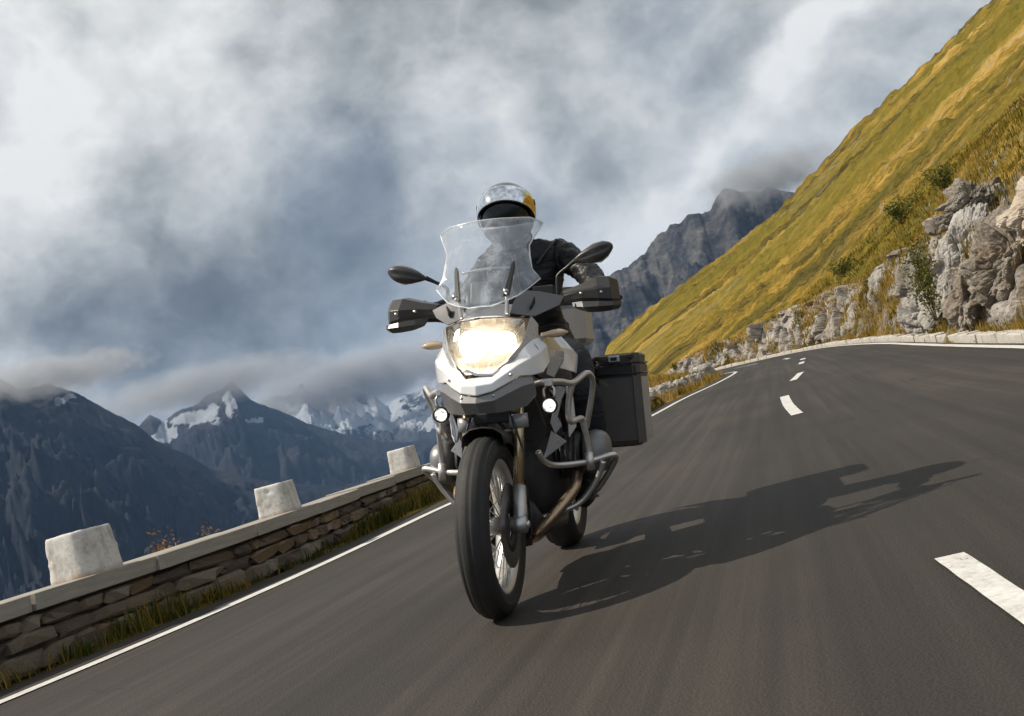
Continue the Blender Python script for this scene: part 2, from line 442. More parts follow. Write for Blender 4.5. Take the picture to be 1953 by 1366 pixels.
def hill_mat():
    m = bpy.data.materials.new('alpine_meadow'); m.use_nodes = True
    t = NT(m.node_tree); b = t.N['Principled BSDF']
    ge = t.n('ShaderNodeNewGeometry'); pos = ge.outputs['Position']
    dist = t.vmath('LENGTH', pos, out=1)
    # tufts and bands that run across the slope
    rotp = t.mapping(pos, (1, 1, 1), rot=(0, 0, R(-6)))
    band = t.noise(t.mapping(rotp, (.011, .060, .011)), 1.0, 7, .60, .25)
    band2 = t.noise(t.mapping(rotp, (.07, .34, .07)), 1.0, 7, .64, .3)
    tuft = t.noise(pos, 3.2, 6, .70)
    mid_ = t.noise(t.mapping(rotp, (.45, 1.2, .45)), .8, 7, .70, .3)
    fine_ = t.noise(pos, 16, 4, .65)
    v = t.math('ADD', t.math('MULTIPLY', band, .46), t.math('MULTIPLY', band2, .26))
    v = t.math('ADD', v, t.math('ADD', t.math('MULTIPLY', tuft, .20), t.math('MULTIPLY', mid_, .20)))
    c = t.ramp(v, [(.485, (.055, .042, .009)), (.53, (.13, .100, .014)), (.568, (.25, .170, .022)), (.602, (.41, .255, .042)), (.64, (.54, .36, .10)), (.69, (.63, .47, .22))])
    green = t.ramp(t.noise(t.mapping(rotp, (.006, .030, .006), loc=(3, 1, 0)), 1.0, 6, .6, .3), [(.45, (0, 0, 0)), (.57, (1, 1, 1))])
    c = t.mix(t.math('MULTIPLY', green, .7), c, t.mix(mid_, (.085, .082, .008), (.26, .215, .02)))
    c = t.mix(t.math('MULTIPLY', t.math('SUBTRACT', fine_, .40, clamp=True), .9), c, (.07, .05, .012))
    # bare stone where it is steep, and as scattered scree
    sp = t.n('ShaderNodeSeparateXYZ'); t.L.new(ge.outputs['True Normal'], sp.inputs[0])
    steep = t.ramp(t.math('ADD', sp.outputs[2], t.math('MULTIPLY', t.noise(pos, 1.7, 5, .65), .30)), [(.66, (1, 1, 1)), (.78, (0, 0, 0))])
    near = t.math('LESS_THAN', dist, 75.)
    scree = t.ramp(t.noise(t.mapping(rotp, (.014, .085, .014), loc=(7, 0, 3)), 1.0, 8, .66, .3), [(.60, (0, 0, 0)), (.65, (.8, .8, .8))])
    rock = t.ramp(t.math('ADD', t.math('MULTIPLY', t.noise(pos, 2.1, 7, .7, .6), .6), t.math('MULTIPLY', t.noise(pos, 11, 6, .7), .4)), [(.36, (.055, .045, .035)), (.48, (.22, .19, .155)), (.60, (.42, .385, .34)), (.7, (.52, .49, .45))])
    c = t.mix(t.math('MULTIPLY', steep, near), c, rock)
    c = t.mix(t.math('MULTIPLY', scree, t.ramp(mid_, [(.40, (.2,)*3), (.55, (1,)*3)])), c, t.mix(tuft, (.14, .11, .08), (.42, .36, .29)))
    t.L.new(c, b.inputs['Base Color']); b.inputs['Roughness'].default_value = .92; b.inputs['Specular IOR Level'].default_value = .15
    bp = t.n('ShaderNodeBump'); bp.inputs['Strength'].default_value = .9; bp.inputs['Distance'].default_value = .22
    t.L.new(t.math('ADD', t.math('ADD', tuft, t.math('MULTIPLY', fine_, .35)), t.math('MULTIPLY', t.math('ADD', band2, mid_), 2.2)), bp.inputs['Height']); t.L.new(bp.outputs[0], b.inputs['Normal'])
    return m
M_hill = hill_mat()
keep = D > .02
# cut the sheet at the road edge: vertices over the road are tucked below it
Zs = np.where(D < .12, zr(Y)-.25, Z)
hill = (grid_mesh('hillside', np.stack([X, Y, Zs], -1), M_hill))
drop_faces(hill, (D < -.9).ravel())
tag(hill, 'steep golden grass hillside rising above the road', None, kind='structure')

# ------------------------------------------------------------------ shoulder and slope on the valley side
LW = offset(LEc, .42)
sh_off = np.concatenate([[-.3, 0, .15, .4, .8, 1.2, 1.7, 2.4], np.linspace(3.2, 12, 12), np.linspace(14, 60, 14), np.linspace(75, 420, 10)])
def side_z(ys, y, d):
    """ys: station along the road, d: distance out from the asphalt"""
    flat = np.interp(ys, [0, 17, 22, 27, 34, 45, 60], [1.15, 1.15, 1.6, 3.2, 4.0, 3.0, 2.0])
    hump = .42*np.exp(-((ys-32)/7.0)**2)*sstep(.3, 1.8, d)
    return zr(y) + hump*(1-sstep(0, 3, d-flat)) - .62*np.clip(d-flat, 0, None)
LWd = np.concatenate([dense(LW[LW[:, 1] < 60], 150), dense(LW[LW[:, 1] >= 60], 20)])
Nn = nrm2(LWd)
# keep the fan of offsets from folding over where the road bends left
lim = np.interp(LWd[:, 1], [0, 28, 34, 38, 44, 52, 60, 100], [430, 430, 60, 12, 9, 14, 60, 430])
PX = np.zeros((170, len(sh_off), 3))
for k, d in enumerate(sh_off):
    dd = np.minimum(d, lim)
    q = LWd + Nn*dd[:, None]
    PX[:, k, :2] = q; PX[:, k, 2] = side_z(LWd[:, 1], q[:, 1], dd) + np.where(dd > .1, .04*fbm(q[:, 0]*1.3, q[:, 1]*1.3, seed=4, oct=4), 0)
PX[:, 0, 2] -= .12; PX[:, 1, 2] -= .004
verge = tag(grid_mesh('verge', PX, M_hill), 'rough grassy shoulder falling away beyond the parapet', None, kind='structure')

# valley floor: one sheet out to the horizon
M_valley = mat('valley_ground', (.055, .062, .035), .95, var=.5, vscale=.004)
gx = np.linspace(-16000, 16000, 60); GXX, GYY = np.meshgrid(gx, np.linspace(-16000, 16000, 60))
GZ_ = -430 + 30*fbm(GXX/2500, GYY/2500, seed=70, oct=4)
tag(grid_mesh('ground', np.stack([GXX, GYY, GZ_], -1), M_valley), 'dark valley floor far below the road', None, kind='structure')

# ------------------------------------------------------------------ mountains
def mountain_mat(name, stops, snow=0., snow_z=0., scale=.004, snow_col=(.46, .50, .56)):
    m = bpy.data.materials.new(name); m.use_nodes = True
    t = NT(m.node_tree); b = t.N['Principled BSDF']
    ge = t.n('ShaderNodeNewGeometry'); pos = ge.outputs['Position']
    n1 = t.noise(pos, scale, 9, .66, .8); n2 = t.noise(t.mapping(pos, (1, 1, 1.7)), scale*6, 8, .74)
    v = t.math('ADD', t.math('MULTIPLY', n1, .55), t.math('MULTIPLY', n2, .45))
    c = t.ramp(v, stops)
    if snow:
        at = t.n('ShaderNodeAttribute', attribute_name='snow').outputs['Fac']
        f = t.ramp(t.math('ADD', at, t.math('MULTIPLY', t.math('SUBTRACT', n2, .5), 1.5)), [(.44, (0, 0, 0)), (.62, (snow,)*3)])
        c = t.mix(f, c, t.mix(n1, snow_col, tuple(x*.6 for x in snow_col)))
    t.L.new(c, b.inputs['Base Color']); b.inputs['Roughness'].default_value = .95; b.inputs['Specular IOR Level'].default_value = .1
    return m
def mountain(name, ridge, R0, front, back, foot, mt, label, seed, rough_=.16, naz=420, nr=150, snow_fields=None, jag=.25):
    ridge = np.array(ridge, float)
    a = np.linspace(ridge[0, 0], ridge[-1, 0], naz)
    el = np.interp(a, ridge[:, 0], ridge[:, 1])
    ar = np.radians(a); xs = ar*R0
    rz = np.tan(np.radians(el))*R0 + jag*R0*.006*fbm(xs/(R0*.02), xs*0, seed=seed, oct=6, gain=.62)
    t = np.concatenate([np.linspace(-1, 0, int(nr*.75), endpoint=False), np.linspace(0, 1, int(nr*.25))])
    T, AA = np.meshgrid(t, ar, indexing='ij'); RZ = np.broadcast_to(rz, T.shape)
    wob_ = R0*.05*fbm(np.broadcast_to(xs, T.shape)/(R0*.12), T*0, seed=seed+50, oct=4)
    RR = R0 + wob_ + np.where(T < 0, T*front, T*back)
    Xm, Ym = RR*np.sin(AA), RR*np.cos(AA)
    prof = np.where(T < 0, .75*(1+T)+.25*(1+T)**2.2, (1-T)**1.1)
    h = foot + (RZ-foot)*prof
    # spurs and gullies running down from the crest
    g1 = fbm(AA/.06+1.6*fbm(AA*14, T*6, seed=seed+9, oct=3), T*24+AA*9, seed=seed+1, oct=5, ridged=True, gain=.5)
    g2 = fbm(Xm/(R0*.03), Ym/(R0*.03), seed=seed+2, oct=6, gain=.52)
    env = (np.clip(-T*3.5, 0, 1) if True else 0)*np.clip((1+T)*3, 0, 1)
    env = np.where(T > 0, .5*np.clip(T*6, 0, 1), env)
    h = h + env*(np.clip(rz.max()-foot, 100, None))*rough_*(g1*.30+g2*.58-.26)
    h = h + np.clip(1-np.abs(T)*3.5, 0, 1)*0
    o = grid_mesh(name, np.stack([Xm, Ym, h], -1), mt, None, True)
    at = o.data.attributes.new('snow', 'FLOAT', 'POINT')
    sn = np.zeros(T.shape)
    for (a0, e0, ra, re, amp) in (snow_fields or []):
        EL = np.degrees(np.arctan2(h-.66, RR)) + .35*fbm(AA*60, T*14, seed=seed+31, oct=4); AZ = np.degrees(AA) + .7*fbm(AA*40+9, T*10, seed=seed+33, oct=4)
        sn = np.maximum(sn, amp*np.exp(-(((AZ-a0)/ra)**2+((EL-e0)/re)**2)**1.5))
    at.data.foreach_set('value', sn.reshape(-1).astype(np.float32))
    return tag(o, label, None, kind='structure')
CLOUD_SHADED = [(.34, (.006, .010, .018)), (.46, (.016, .021, .030)), (.56, (.030, .031, .036)), (.68, (.062, .054, .048))]  # cloud shadow is put into these dark bluish rock colours
M_m1 = mountain_mat('shaded_mountain', CLOUD_SHADED, snow=.45)
M_m2 = mountain_mat('mid_mountain', CLOUD_SHADED, snow=.8, scale=.003)
M_m3 = mountain_mat('snow_mountain', [(.34, (.020, .028, .040)), (.5, (.05, .058, .07)), (.66, (.10, .10, .105))], snow=.95, scale=.002)
M_m4 = mountain_mat('grey_mountain', [(.38, (.014, .017, .022)), (.48, (.045, .047, .052)), (.57, (.10, .097, .094)), (.68, (.20, .185, .17))], scale=.008)
mountain('mountain_range', [(-19, 3.5), (-16, 4.2), (-13.3, 4.85), (-12.3, 4.5), (-11.62, 4.85), (-11.18, 4.25), (-10.5, 4.0), (-10, 4.45), (-9.3, 4.1), (-8.65, 3.6), (-8, 3.3), (-7.44, 2.7), (-6.6, 3.1), (-5.7, 3.0), (-3, 4.4), (0, 5.2), (4, 4.6), (8, 4)], 8200, 4500, 2500, -400, M_m3,
         'distant snow covered range with glaciers under the clouds', 101, .13, 480, 160,
         [(-12.0, 3.5, 2.4, .75, 1.1), (-10.2, 2.8, 2.2, .9, .95), (-8.5, 2.9, 2.0, .8, 1.0), (-7.2, 2.0, 2.0, .7, .9), (-6, 1.6, 2, .9, .75), (-13.8, 4.0, .6, .35, 1.0), (-3, 3, 4, 1.5, .8)])
mountain('mountain_spur', [(-27, 4.5), (-22, 5.0), (-20.3, 5.1), (-19.68, 5.5), (-19.1, 5.0), (-17.95, 5.3), (-16.6, 5.7), (-15.9, 5.75), (-15.2, 6.25), (-14.8, 5.6), (-14.43, 5.0), (-13.2, 4.1), (-12.0, 3.2), (-10.5, 2.2), (-8.95, 1.2), (-7, .6), (-4, 0), (0, -1)], 5600, 3300, 2000, -400, M_m2,
         'dark blue peak with a pointed top and two snow gullies', 131, .14, 480, 150,
         [(-17.3, 4.55, 1.3, .5, 1.05), (-15.45, 5.0, .28, .75, 1.0), (-18.9, 4.3, .5, 1.0, .9), (-14.2, 3.9, .6, .3, .8)])
mountain('mountain_flank', [(-44, 9), (-36, 9.6), (-31, 9.4), (-28, 9.1), (-26.28, 8.65), (-25.6, 8.1), (-24.94, 7.95), (-24.4, 8.15), (-24.07, 8.2), (-23.4, 7.75), (-22.79, 7.45), (-22, 6.6), (-21.32, 5.85), (-20.4, 4.95), (-19.58, 4.1), (-18.4, 3.0), (-17.36, 2.0), (-15.5, .9), (-13, -.2), (-9, -1.2)], 3300, 2300, 1500, -400, M_m1,
         'dark blue mountain flank filling the left of the valley', 161, .12, 520, 340,
         [(-23.6, 7.4, .55, .3, 1.0), (-25.2, 4.2, .5, .18, .6)])
mountain('rock_mountain', [(-4, 2.0), (1, 4.4), (4.6, 6.0), (6.3, 6.6), (6.73, 6.9), (7.86, 7.05), (8.6, 7.4), (9.85, 8.3), (10.8, 8.5), (11.5, 8.95), (11.8, 8.8), (12.3, 8.45), (13.0, 8.85), (13.87, 9.15), (14.5, 9.0), (15.4, 8.9), (16.8, 8.5), (20, 7.4), (26, 7), (32, 6)], 2600, 1500, 1200, -420, M_m4,
         'jagged grey rock mountain behind the grass slope', 191, .16, 460, 170, None, .55)

# ------------------------------------------------------------------ the air of the valley
hz = bpy.data.materials.new('haze'); hz.use_nodes = True
t = NT(hz.node_tree); t.N.remove(t.N['Principled BSDF'])
pv = t.n('ShaderNodeVolumePrincipled'); pv.inputs['Color'].default_value = (.32, .56, 1.0, 1); pv.inputs['Density'].default_value = HAZE
pv.inputs['Anisotropy'].default_value = .0
t.L.new(pv.outputs[0], t.N['Material Output'].inputs['Volume'])
hb = box('haze', (0, 0, 330), (33000, 33000, 1660), hz, None, bevel=0)
tag(hb, 'thin bluish haze filling the valley air', None, kind='stuff')

# ragged mist hanging on the summits
def mist_mat(dens, seed, sx):
    m = bpy.data.materials.new('mist'); m.use_nodes = True
    t = NT(m.node_tree); t.N.remove(t.N['Principled BSDF'])
    co = t.n('ShaderNodeTexCoord').outputs['Object']
    n = t.noise(t.mapping(co, (sx, sx, 1.0), loc=(seed, 0, 0)), 1.6, 7, .62)
    r_ = t.vmath('LENGTH', co, out=1)
    f = t.math('SUBTRACT', t.math('MULTIPLY', n, 2.1), t.math('ADD', .55, t.math('MULTIPLY', t.math('POWER', r_, 2.0), .85)))
    f = t.math('MULTIPLY', t.math('MAXIMUM', f, 0.), dens)
    pv = t.n('ShaderNodeVolumePrincipled'); pv.inputs['Color'].default_value = (.90, .93, .97, 1); t.L.new(f, pv.inputs['Density'])
    pv.inputs['Anisotropy'].default_value = .2
    t.L.new(pv.outputs[0], t.N['Material Output'].inputs['Volume'])
    m.cycles.volume_step_rate = 1.0
    return m
def mist(az, el, dist, size, dens, seed, label):
    V, Fc = ico_sphere(3); d = direction(az, el)
    o = raw_mesh('summit_mist', V, Fc, 3, mist_mat(dens, seed, 3.6), None, True)
    o.location = (d[0]*dist, d[1]*dist, d[2]*dist+.66); o.scale = size; o.rotation_euler = (0, 0, -R(az))
    return tag(o, label, None, kind='stuff')
def ico_sphere(sub):
    bm = bmesh.new(); bmesh.ops.create_icosphere(bm, subdivisions=sub, radius=1)
    r_ = (np.array([v.co[:] for v in bm.verts]), np.array([[v.index for v in f.verts] for f in bm.faces])); bm.free(); return r_
mist(16.3, 9.3, 2250, (190, 150, 62), .032, 3, 'pale cloud wrapped round the top of the rock mountain')
mist(-8.5, 4.6, 7000, (1250, 500, 260), .014, 11, 'thin mist over the snow covered range')
mist(-16.8, 6.3, 5000, (760, 300, 140), .014, 17, 'mist drifting over the pointed dark peak')
mist(-23.8, 8.5, 3000, (330, 200, 70), .024, 23, 'mist touching the crest of the dark flank')

# ------------------------------------------------------------------ rock outcrops of the road cut
def rock_mat(name, stops, ochre=.25):
    m = bpy.data.materials.new(name); m.use_nodes = True
    t = NT(m.node_tree); b = t.N['Principled BSDF']
    pos = t.n('ShaderNodeNewGeometry').outputs['Position']
    n1 = t.noise(pos, 2.3, 8, .68, .9); n2 = t.noise(t.mapping(pos, (1, 1, 2.2), rot=(R(30), R(20), 0)), 9, 8, .72, .5); n3 = t.noise(pos, 45, 4, .7)
    v = t.math('ADD', t.math('ADD', t.math('MULTIPLY', n1, .42), t.math('MULTIPLY', n2, .38)), t.math('MULTIPLY', n3, .2))
    c = t.ramp(v, stops)
    oc = t.ramp(t.noise(pos, 1.6, 6, .65), [(.52, (0, 0, 0)), (.66, (ochre,)*3)])
    c = t.mix(oc, c, (.36, .24, .10))
    ln = t.ramp(t.noise(pos, 6.5, 7, .75), [(.60, (0, 0, 0)), (.67, (.75, .75, .75))])
    c = t.mix(ln, c, (.050, .045, .036))
    t.L.new(c, b.inputs['Base Color']); b.inputs['Roughness'].default_value = .85; b.inputs['Specular IOR Level'].default_value = .3
    bp = t.n('ShaderNodeBump'); bp.inputs['Strength'].default_value = .9; bp.inputs['Distance'].default_value = .05
    t.L.new(t.math('ADD', n2, t.math('MULTIPLY', n3, .4)), bp.inputs['Height']); t.L.new(bp.outputs[0], b.inputs['Normal'])
    return m
M_rockg = rock_mat('grey_rock', [(.34, (.045, .040, .034)), (.45, (.20, .178, .15)), (.55, (.37, .34, .30)), (.66, (.52, .49, .44))])
M_rockw = rock_mat('pale_rock', [(.34, (.12, .105, .09)), (.44, (.38, .355, .32)), (.55, (.52, .495, .46)), (.66, (.62, .60, .57))], .12)
M_rockc = rock_mat('cream_rock', [(.32, (.28, .22, .16)), (.44, (.56, .47, .37)), (.6, (.66, .58, .48))], .2)
M_rockb = rock_mat('brown_rock', [(.34, (.045, .038, .030)), (.45, (.21, .18, .145)), (.54, (.36, .315, .26)), (.66, (.52, .47, .41))], .3)
_ico = {}
def ico(sub):
    if sub not in _ico:
        bm = bmesh.new(); bmesh.ops.create_icosphere(bm, subdivisions=sub, radius=1)
        _ico[sub] = (np.array([v.co[:] for v in bm.verts]), np.array([[v.index for v in f.verts] for f in bm.faces])); bm.free()
    return _ico[sub]
def rock(name, c, size, seed, mt, label, sub=6, lean=(0, 0, 0), cells=46, blocky=.55, group='rock outcrops of the road cut', crack=.16):
    V, Fc = ico(sub); V = V.copy(); r_ = np.random.default_rng(seed)
    n = np.abs(V); p = 3.2
    V /= ((n**p).sum(1)**(1/p))[:, None]                     # towards a box
    C = r_.normal(0, 1, (cells, 3)); C /= np.linalg.norm(C, axis=1)[:, None]; C *= r_.uniform(.7, 1.15, (cells, 1))
    q = Euler(r_.uniform(-.6, .6, 3)).to_matrix(); S = np.array([1.3, 1.0, .62])
    Vq = (V @ np.array(q))*S; Cq = (C @ np.array(q))*S
    dd = np.linalg.norm(Vq[:, None]-Cq[None], axis=2); o = np.argsort(dd, 1); i1 = o[:, 0]
    f1 = np.take_along_axis(dd, o[:, :1], 1)[:, 0]; f2 = np.take_along_axis(dd, o[:, 1:2], 1)[:, 0]
    nd = r_.normal(0, 1, (cells, 3)); hh = r_.uniform(-1, 1, cells)
    k = 1 + blocky*(.26*hh[i1] + .50*((V-C[i1])*nd[i1]).sum(1)) - crack*np.exp(-(f2-f1)/.05)
    n2 = cells*5; C2 = r_.normal(0, 1, (n2, 3)); C2 /= np.linalg.norm(C2, axis=1)[:, None]; C2q = (C2 @ np.array(q))*np.array([1.5, 1.0, .5])
    Vn = V/np.linalg.norm(V, axis=1)[:, None]; V2q = (Vn @ np.array(q))*np.array([1.5, 1.0, .5])
    d2 = np.stack([((V2q-c_)**2).sum(1) for c_ in C2q], 1); o2 = np.argpartition(d2, 1, 1)[:, :2]; g_ = np.sqrt(np.take_along_axis(d2, o2, 1)); j1 = o2[np.arange(len(V)), g_.argmin(1)]
    nd2 = r_.normal(0, 1, (n2, 3)); h2 = r_.uniform(-1, 1, n2)
    k += blocky*(.07*h2[j1] + .26*((Vn-C2[j1])*nd2[j1]).sum(1)) - .5*crack*np.exp(-np.abs(g_[:, 0]-g_[:, 1])/.02)
    k += .10*fbm(V[:, 0]*3+seed, V[:, 1]*3, V[:, 2]*3, oct=5, seed=seed, gain=.6) + .10*fbm(V[:, 0]*1.2+seed, V[:, 1]*1.2, V[:, 2]*1.2, oct=2, seed=seed+5)
    V = V*k[:, None]*np.array(size)/2
    V = V @ np.array(Euler(lean).to_matrix()).T
    ob = raw_mesh(name, V, Fc, 3, mt, None, False); ob.location = c
    return tag(ob, label, 'rock', group)
O = 'rock_outcrop'
def K(*a, **k): return rock(O, *a, **k)
K((8.07, 14.8, 1.72), (1.15, 1.0, .62), 1, M_rockc, 'smooth cream slab of rock high up at the right edge', lean=(0, R(-36), R(15)), cells=16, blocky=.45, crack=.07)
K((7.97, 15.5, .92), (1.45, 1.5, 1.35), 3, M_rockb, 'big dark brown fissured rock under the cream slab', sub=7, lean=(R(10), R(12), R(20)), cells=60, blocky=.7)
K((7.27, 13.2, .50), (.62, .8, .75), 4, M_rockc, 'rounded pale boulder low at the right edge by the kerb', lean=(R(8), R(-14), R(30)), cells=18, blocky=.5, crack=.07)
K((7.47, 16.5, .75), (.7, .8, 1.1), 5, M_rockg, 'grey rock at the foot of the green shrub', sub=6, lean=(R(-12), R(22), 0), cells=36, blocky=.7)
K((8.87, 19.6, 1.30), (1.2, 1.5, 2.0), 6, M_rockw, 'tallest white grey slab of rock left of the green shrub', sub=7, lean=(R(8), R(26), R(10)), cells=34, blocky=.55)
K((9.82, 20.6, 2.45), (1.0, 1.2, .95), 7, M_rockg, 'rough grey crag above the tall white slab', lean=(R(15), R(30), 0), cells=44, blocky=.75)
K((9.62, 23.2, 1.10), (1.15, 1.6, 1.75), 8, M_rockg, 'grey rock with a dark ledge left of the white slab', sub=7, lean=(R(-10), R(24), 0), cells=44, blocky=.7)
K((8.52, 20.9, .50), (.9, 1.0, .75), 9, M_rockw, 'broken pale blocks at the foot of the white slab', sub=6, lean=(R(20), R(10), R(40)), cells=24, blocky=.75)
K((8.87, 22.2, .45), (.38, .4, .52), 10, M_rockw, 'small white stone standing on edge near the kerb', sub=5, lean=(0, R(35), 0), cells=10, blocky=.5)
K((10.75, 24.4, 2.65), (.5, .6, .35), 18, M_rockb, 'small dark stone jutting from the grass above the cut', sub=4, cells=10, blocky=.5)
# the continuous rock face of the road cut
fc_ = dense(REc, 6000); fl_ = fc_[(fc_[:, 1] > 12.4) & (fc_[:, 1] < 66)]; fl_ = dense(fl_, 900); fn_ = -nrm2(fl_)
fs = np.concatenate([[0], np.cumsum(np.linalg.norm(np.diff(fl_, axis=0), axis=1))])
HC = np.interp(fl_[:, 1], [12.4, 14, 15.5, 16.6, 18, 19.3, 20.4, 21.6, 23, 25, 27, 30, 34, 38, 42, 46, 50, 55, 60, 66], [.5, 1.1, 1.3, .7, 1.0, 1.9, 2.0, 1.3, 1.8, 1.5, 2.0, 2.2, 2.15, 2.15, 2.05, 1.9, 1.35, 1.15, .85, .25])
HC = HC*(1+.16*fbm(fs*.9, fs*0, seed=401, oct=4))*.95
nt_ = 64; tt = np.linspace(0, 1, nt_)
S_, T_ = np.meshgrid(fs, tt, indexing='ij'); Hh = HC[:, None]
zz = np.where(T_ < .78, T_/.78, 1+.10*(T_-.78)/.22)*Hh
inn_ = .78 + .42*zz + np.where(T_ > .78, (T_-.78)/.22*1.6, 0)
Pq = np.stack([S_ - .35*zz, inn_*.9, zz*.62], -1).reshape(-1, 3)
h1, t1, g1_ = cells3(Pq*np.array([1.15, .9, 1.15])+3.3, 11); h2, t2, g2_ = cells3(Pq*np.array([3.4, 2.5, 2.6])+9.1, 23)
dsp = .20*h1+.34*t1-.16*np.exp(-g1_/.07) + .055*h2+.13*t2-.045*np.exp(-g2_/.08) + .05*fbm(Pq[:, 0]*4, Pq[:, 1]*4, Pq[:, 2]*4, oct=4, seed=31)
env_ = (sstep(0, .06, T_)*(1-sstep(.86, 1, T_))).reshape(-1)
off_ = (inn_.reshape(-1) - dsp*env_*1.15).reshape(S_.shape)
XY = fl_[:, None, :] + fn_[:, None, :]*off_[..., None]
ZZ = zr(fl_[:, 1])[:, None] - .08 + zz + (dsp*env_*.25).reshape(S_.shape)
rf = grid_mesh('rocky_cliff', np.stack([XY[..., 0], XY[..., 1], ZZ], -1), rock_mat('cut_rock', [(.36, (.055, .047, .038)), (.44, (.22, .195, .165)), (.52, (.40, .37, .33)), (.62, (.56, .53, .48))], .22), None, False)
tag(rf, 'long angular pale grey rock face of the road cut', 'cliff')
# grass growing on the ledges of the face
tri = rng.integers(0, S_.size, 26000); Tf = T_.reshape(-1)[tri]; Sf = S_.reshape(-1)[tri]
msk = fbm(Sf*.55, Tf*1.6, seed=77, oct=3) + np.where(Tf > .74, .55, 0) > .42
tri = tri[msk][:4200]; gp = np.stack([XY[..., 0].reshape(-1)[tri], XY[..., 1].reshape(-1)[tri], ZZ.reshape(-1)[tri]-.02], 1)
LEDGE = gp
# rubble fallen to the foot of the cut
rub_me = []
for i in range(6):
    o = rock('rubble', (0, 0, -900), (1, 1, .75), 500+i, (M_rockw, M_rockg, M_rockb)[i % 3], '', sub=3, cells=8, blocky=.6, crack=.03); rub_me.append(o.data); bpy.data.objects.remove(o)
rc = dense(REc, 3000); rc = rc[(rc[:, 1] > 10) & (rc[:, 1] < 50)]; rn = nrm2(rc)
for i in range(36):
    j = rng.integers(0, len(rc)-1); of_ = rng.uniform(.55, 1.3); x, y = rc[j]-rn[j]*of_
    z = float(hill_z(np.array([x]), np.array([y]))[0][0]); sz = float(np.clip(rng.lognormal(-1.9, .5), .07, .34))
    o = bpy.data.objects.new('rubble_stone', rub_me[i % 6]); COL.objects.link(o); o.location = (x, y, z+sz*.15); o.scale = (sz, sz*rng.uniform(.7, 1.2), sz*rng.uniform(.6, 1)); o.rotation_euler = rng.uniform(-.6, .6, 3)
    tag(o, 'small loose stone lying at the foot of the rocks behind the kerb', 'stone', 'loose stones behind the kerb')

# ------------------------------------------------------------------ grass and weeds
def blade_mat(name, stops):
    m = bpy.data.materials.new(name); m.use_nodes = True
    t = NT(m.node_tree); b = t.N['Principled BSDF']
    at = t.n('ShaderNodeAttribute', attribute_name='tint').outputs['Fac']
    t.L.new(t.ramp(at, stops), b.inputs['Base Color']); b.inputs['Roughness'].default_value = .8; b.inputs['Specular IOR Level'].default_value = .2
    tr = t.n('ShaderNodeBsdfTranslucent'); t.L.new(t.ramp(at, stops), tr.inputs[0])
    mx = t.n('ShaderNodeMixShader'); mx.inputs[0].default_value = .3
    t.L.new(b.outputs[0], mx.inputs[1]); t.L.new(tr.outputs[0], mx.inputs[2]); t.L.new(mx.outputs[0], t.N['Material Output'].inputs[0])
    return m
GOLD = [(0, (.13, .115, .015)), (.35, (.25, .165, .025)), (.7, (.40, .255, .055)), (1, (.50, .36, .13))]
GREEN = [(0, (.035, .052, .010)), (.45, (.075, .095, .016)), (.8, (.16, .15, .025)), (1, (.28, .20, .04))]
M_meadow = blade_mat('meadow_blade', [(0, (.075, .075, .008)), (.3, (.15, .125, .014)), (.55, (.30, .195, .025)), (.8, (.46, .29, .055)), (1, (.55, .40, .15))])
M_gold, M_green = blade_mat('dry_grass', GOLD), blade_mat('green_leaf', GREEN)
def blades(name, base, n_per, hgt, wid, spread, mt, label, tint, seed, lean=.35, parent=None, kind='stuff'):
    r_ = np.random.default_rng(seed); B = np.repeat(np.asarray(base, float), n_per, 0); n = len(B)
    B = B + np.concatenate([r_.normal(0, spread, (n, 2)), np.zeros((n, 1))], 1)
    h = (np.repeat(np.broadcast_to(hgt, len(base)), n_per))*r_.uniform(.5, 1.15, n); a = r_.uniform(0, 2*np.pi, n)
    w = (np.repeat(np.broadcast_to(wid, len(base)), n_per))*r_.uniform(.6, 1.2, n)
    la = r_.uniform(0, 2*np.pi, n); ll = np.abs(r_.normal(0, lean, n))
    side = np.stack([np.cos(a), np.sin(a), 0*a], 1)*w[:, None]/2
    ld = np.stack([np.cos(la), np.sin(la), 0*a], 1)
    mid = B + ld*(ll*h*.25)[:, None] + np.array([0, 0, 1])*(h*.55)[:, None]
    tip = B + ld*(ll*h)[:, None] + np.array([0, 0, 1])*(h*(1-.3*np.minimum(ll, 1)))[:, None]
    V = np.stack([B-side, B+side, mid+side*.75, mid-side*.75, tip], 1).reshape(-1, 3)
    i = np.arange(n)*5
    T3 = np.concatenate([np.stack([i, i+1, i+2], 1), np.stack([i, i+2, i+3], 1), np.stack([i+3, i+2, i+4], 1)])
    o = raw_mesh(name, V, T3, 3, mt, parent, False)
    at = o.data.attributes.new('tint', 'FLOAT', 'POINT')
    tv = np.clip(np.repeat(np.repeat(np.broadcast_to(tint, len(base)), n_per)+r_.normal(0, .16, n), 5), 0, 1)
    at.data.foreach_set('value', tv.astype(np.float32))
    if kind: tag(o, label, None, kind=kind)
    return o
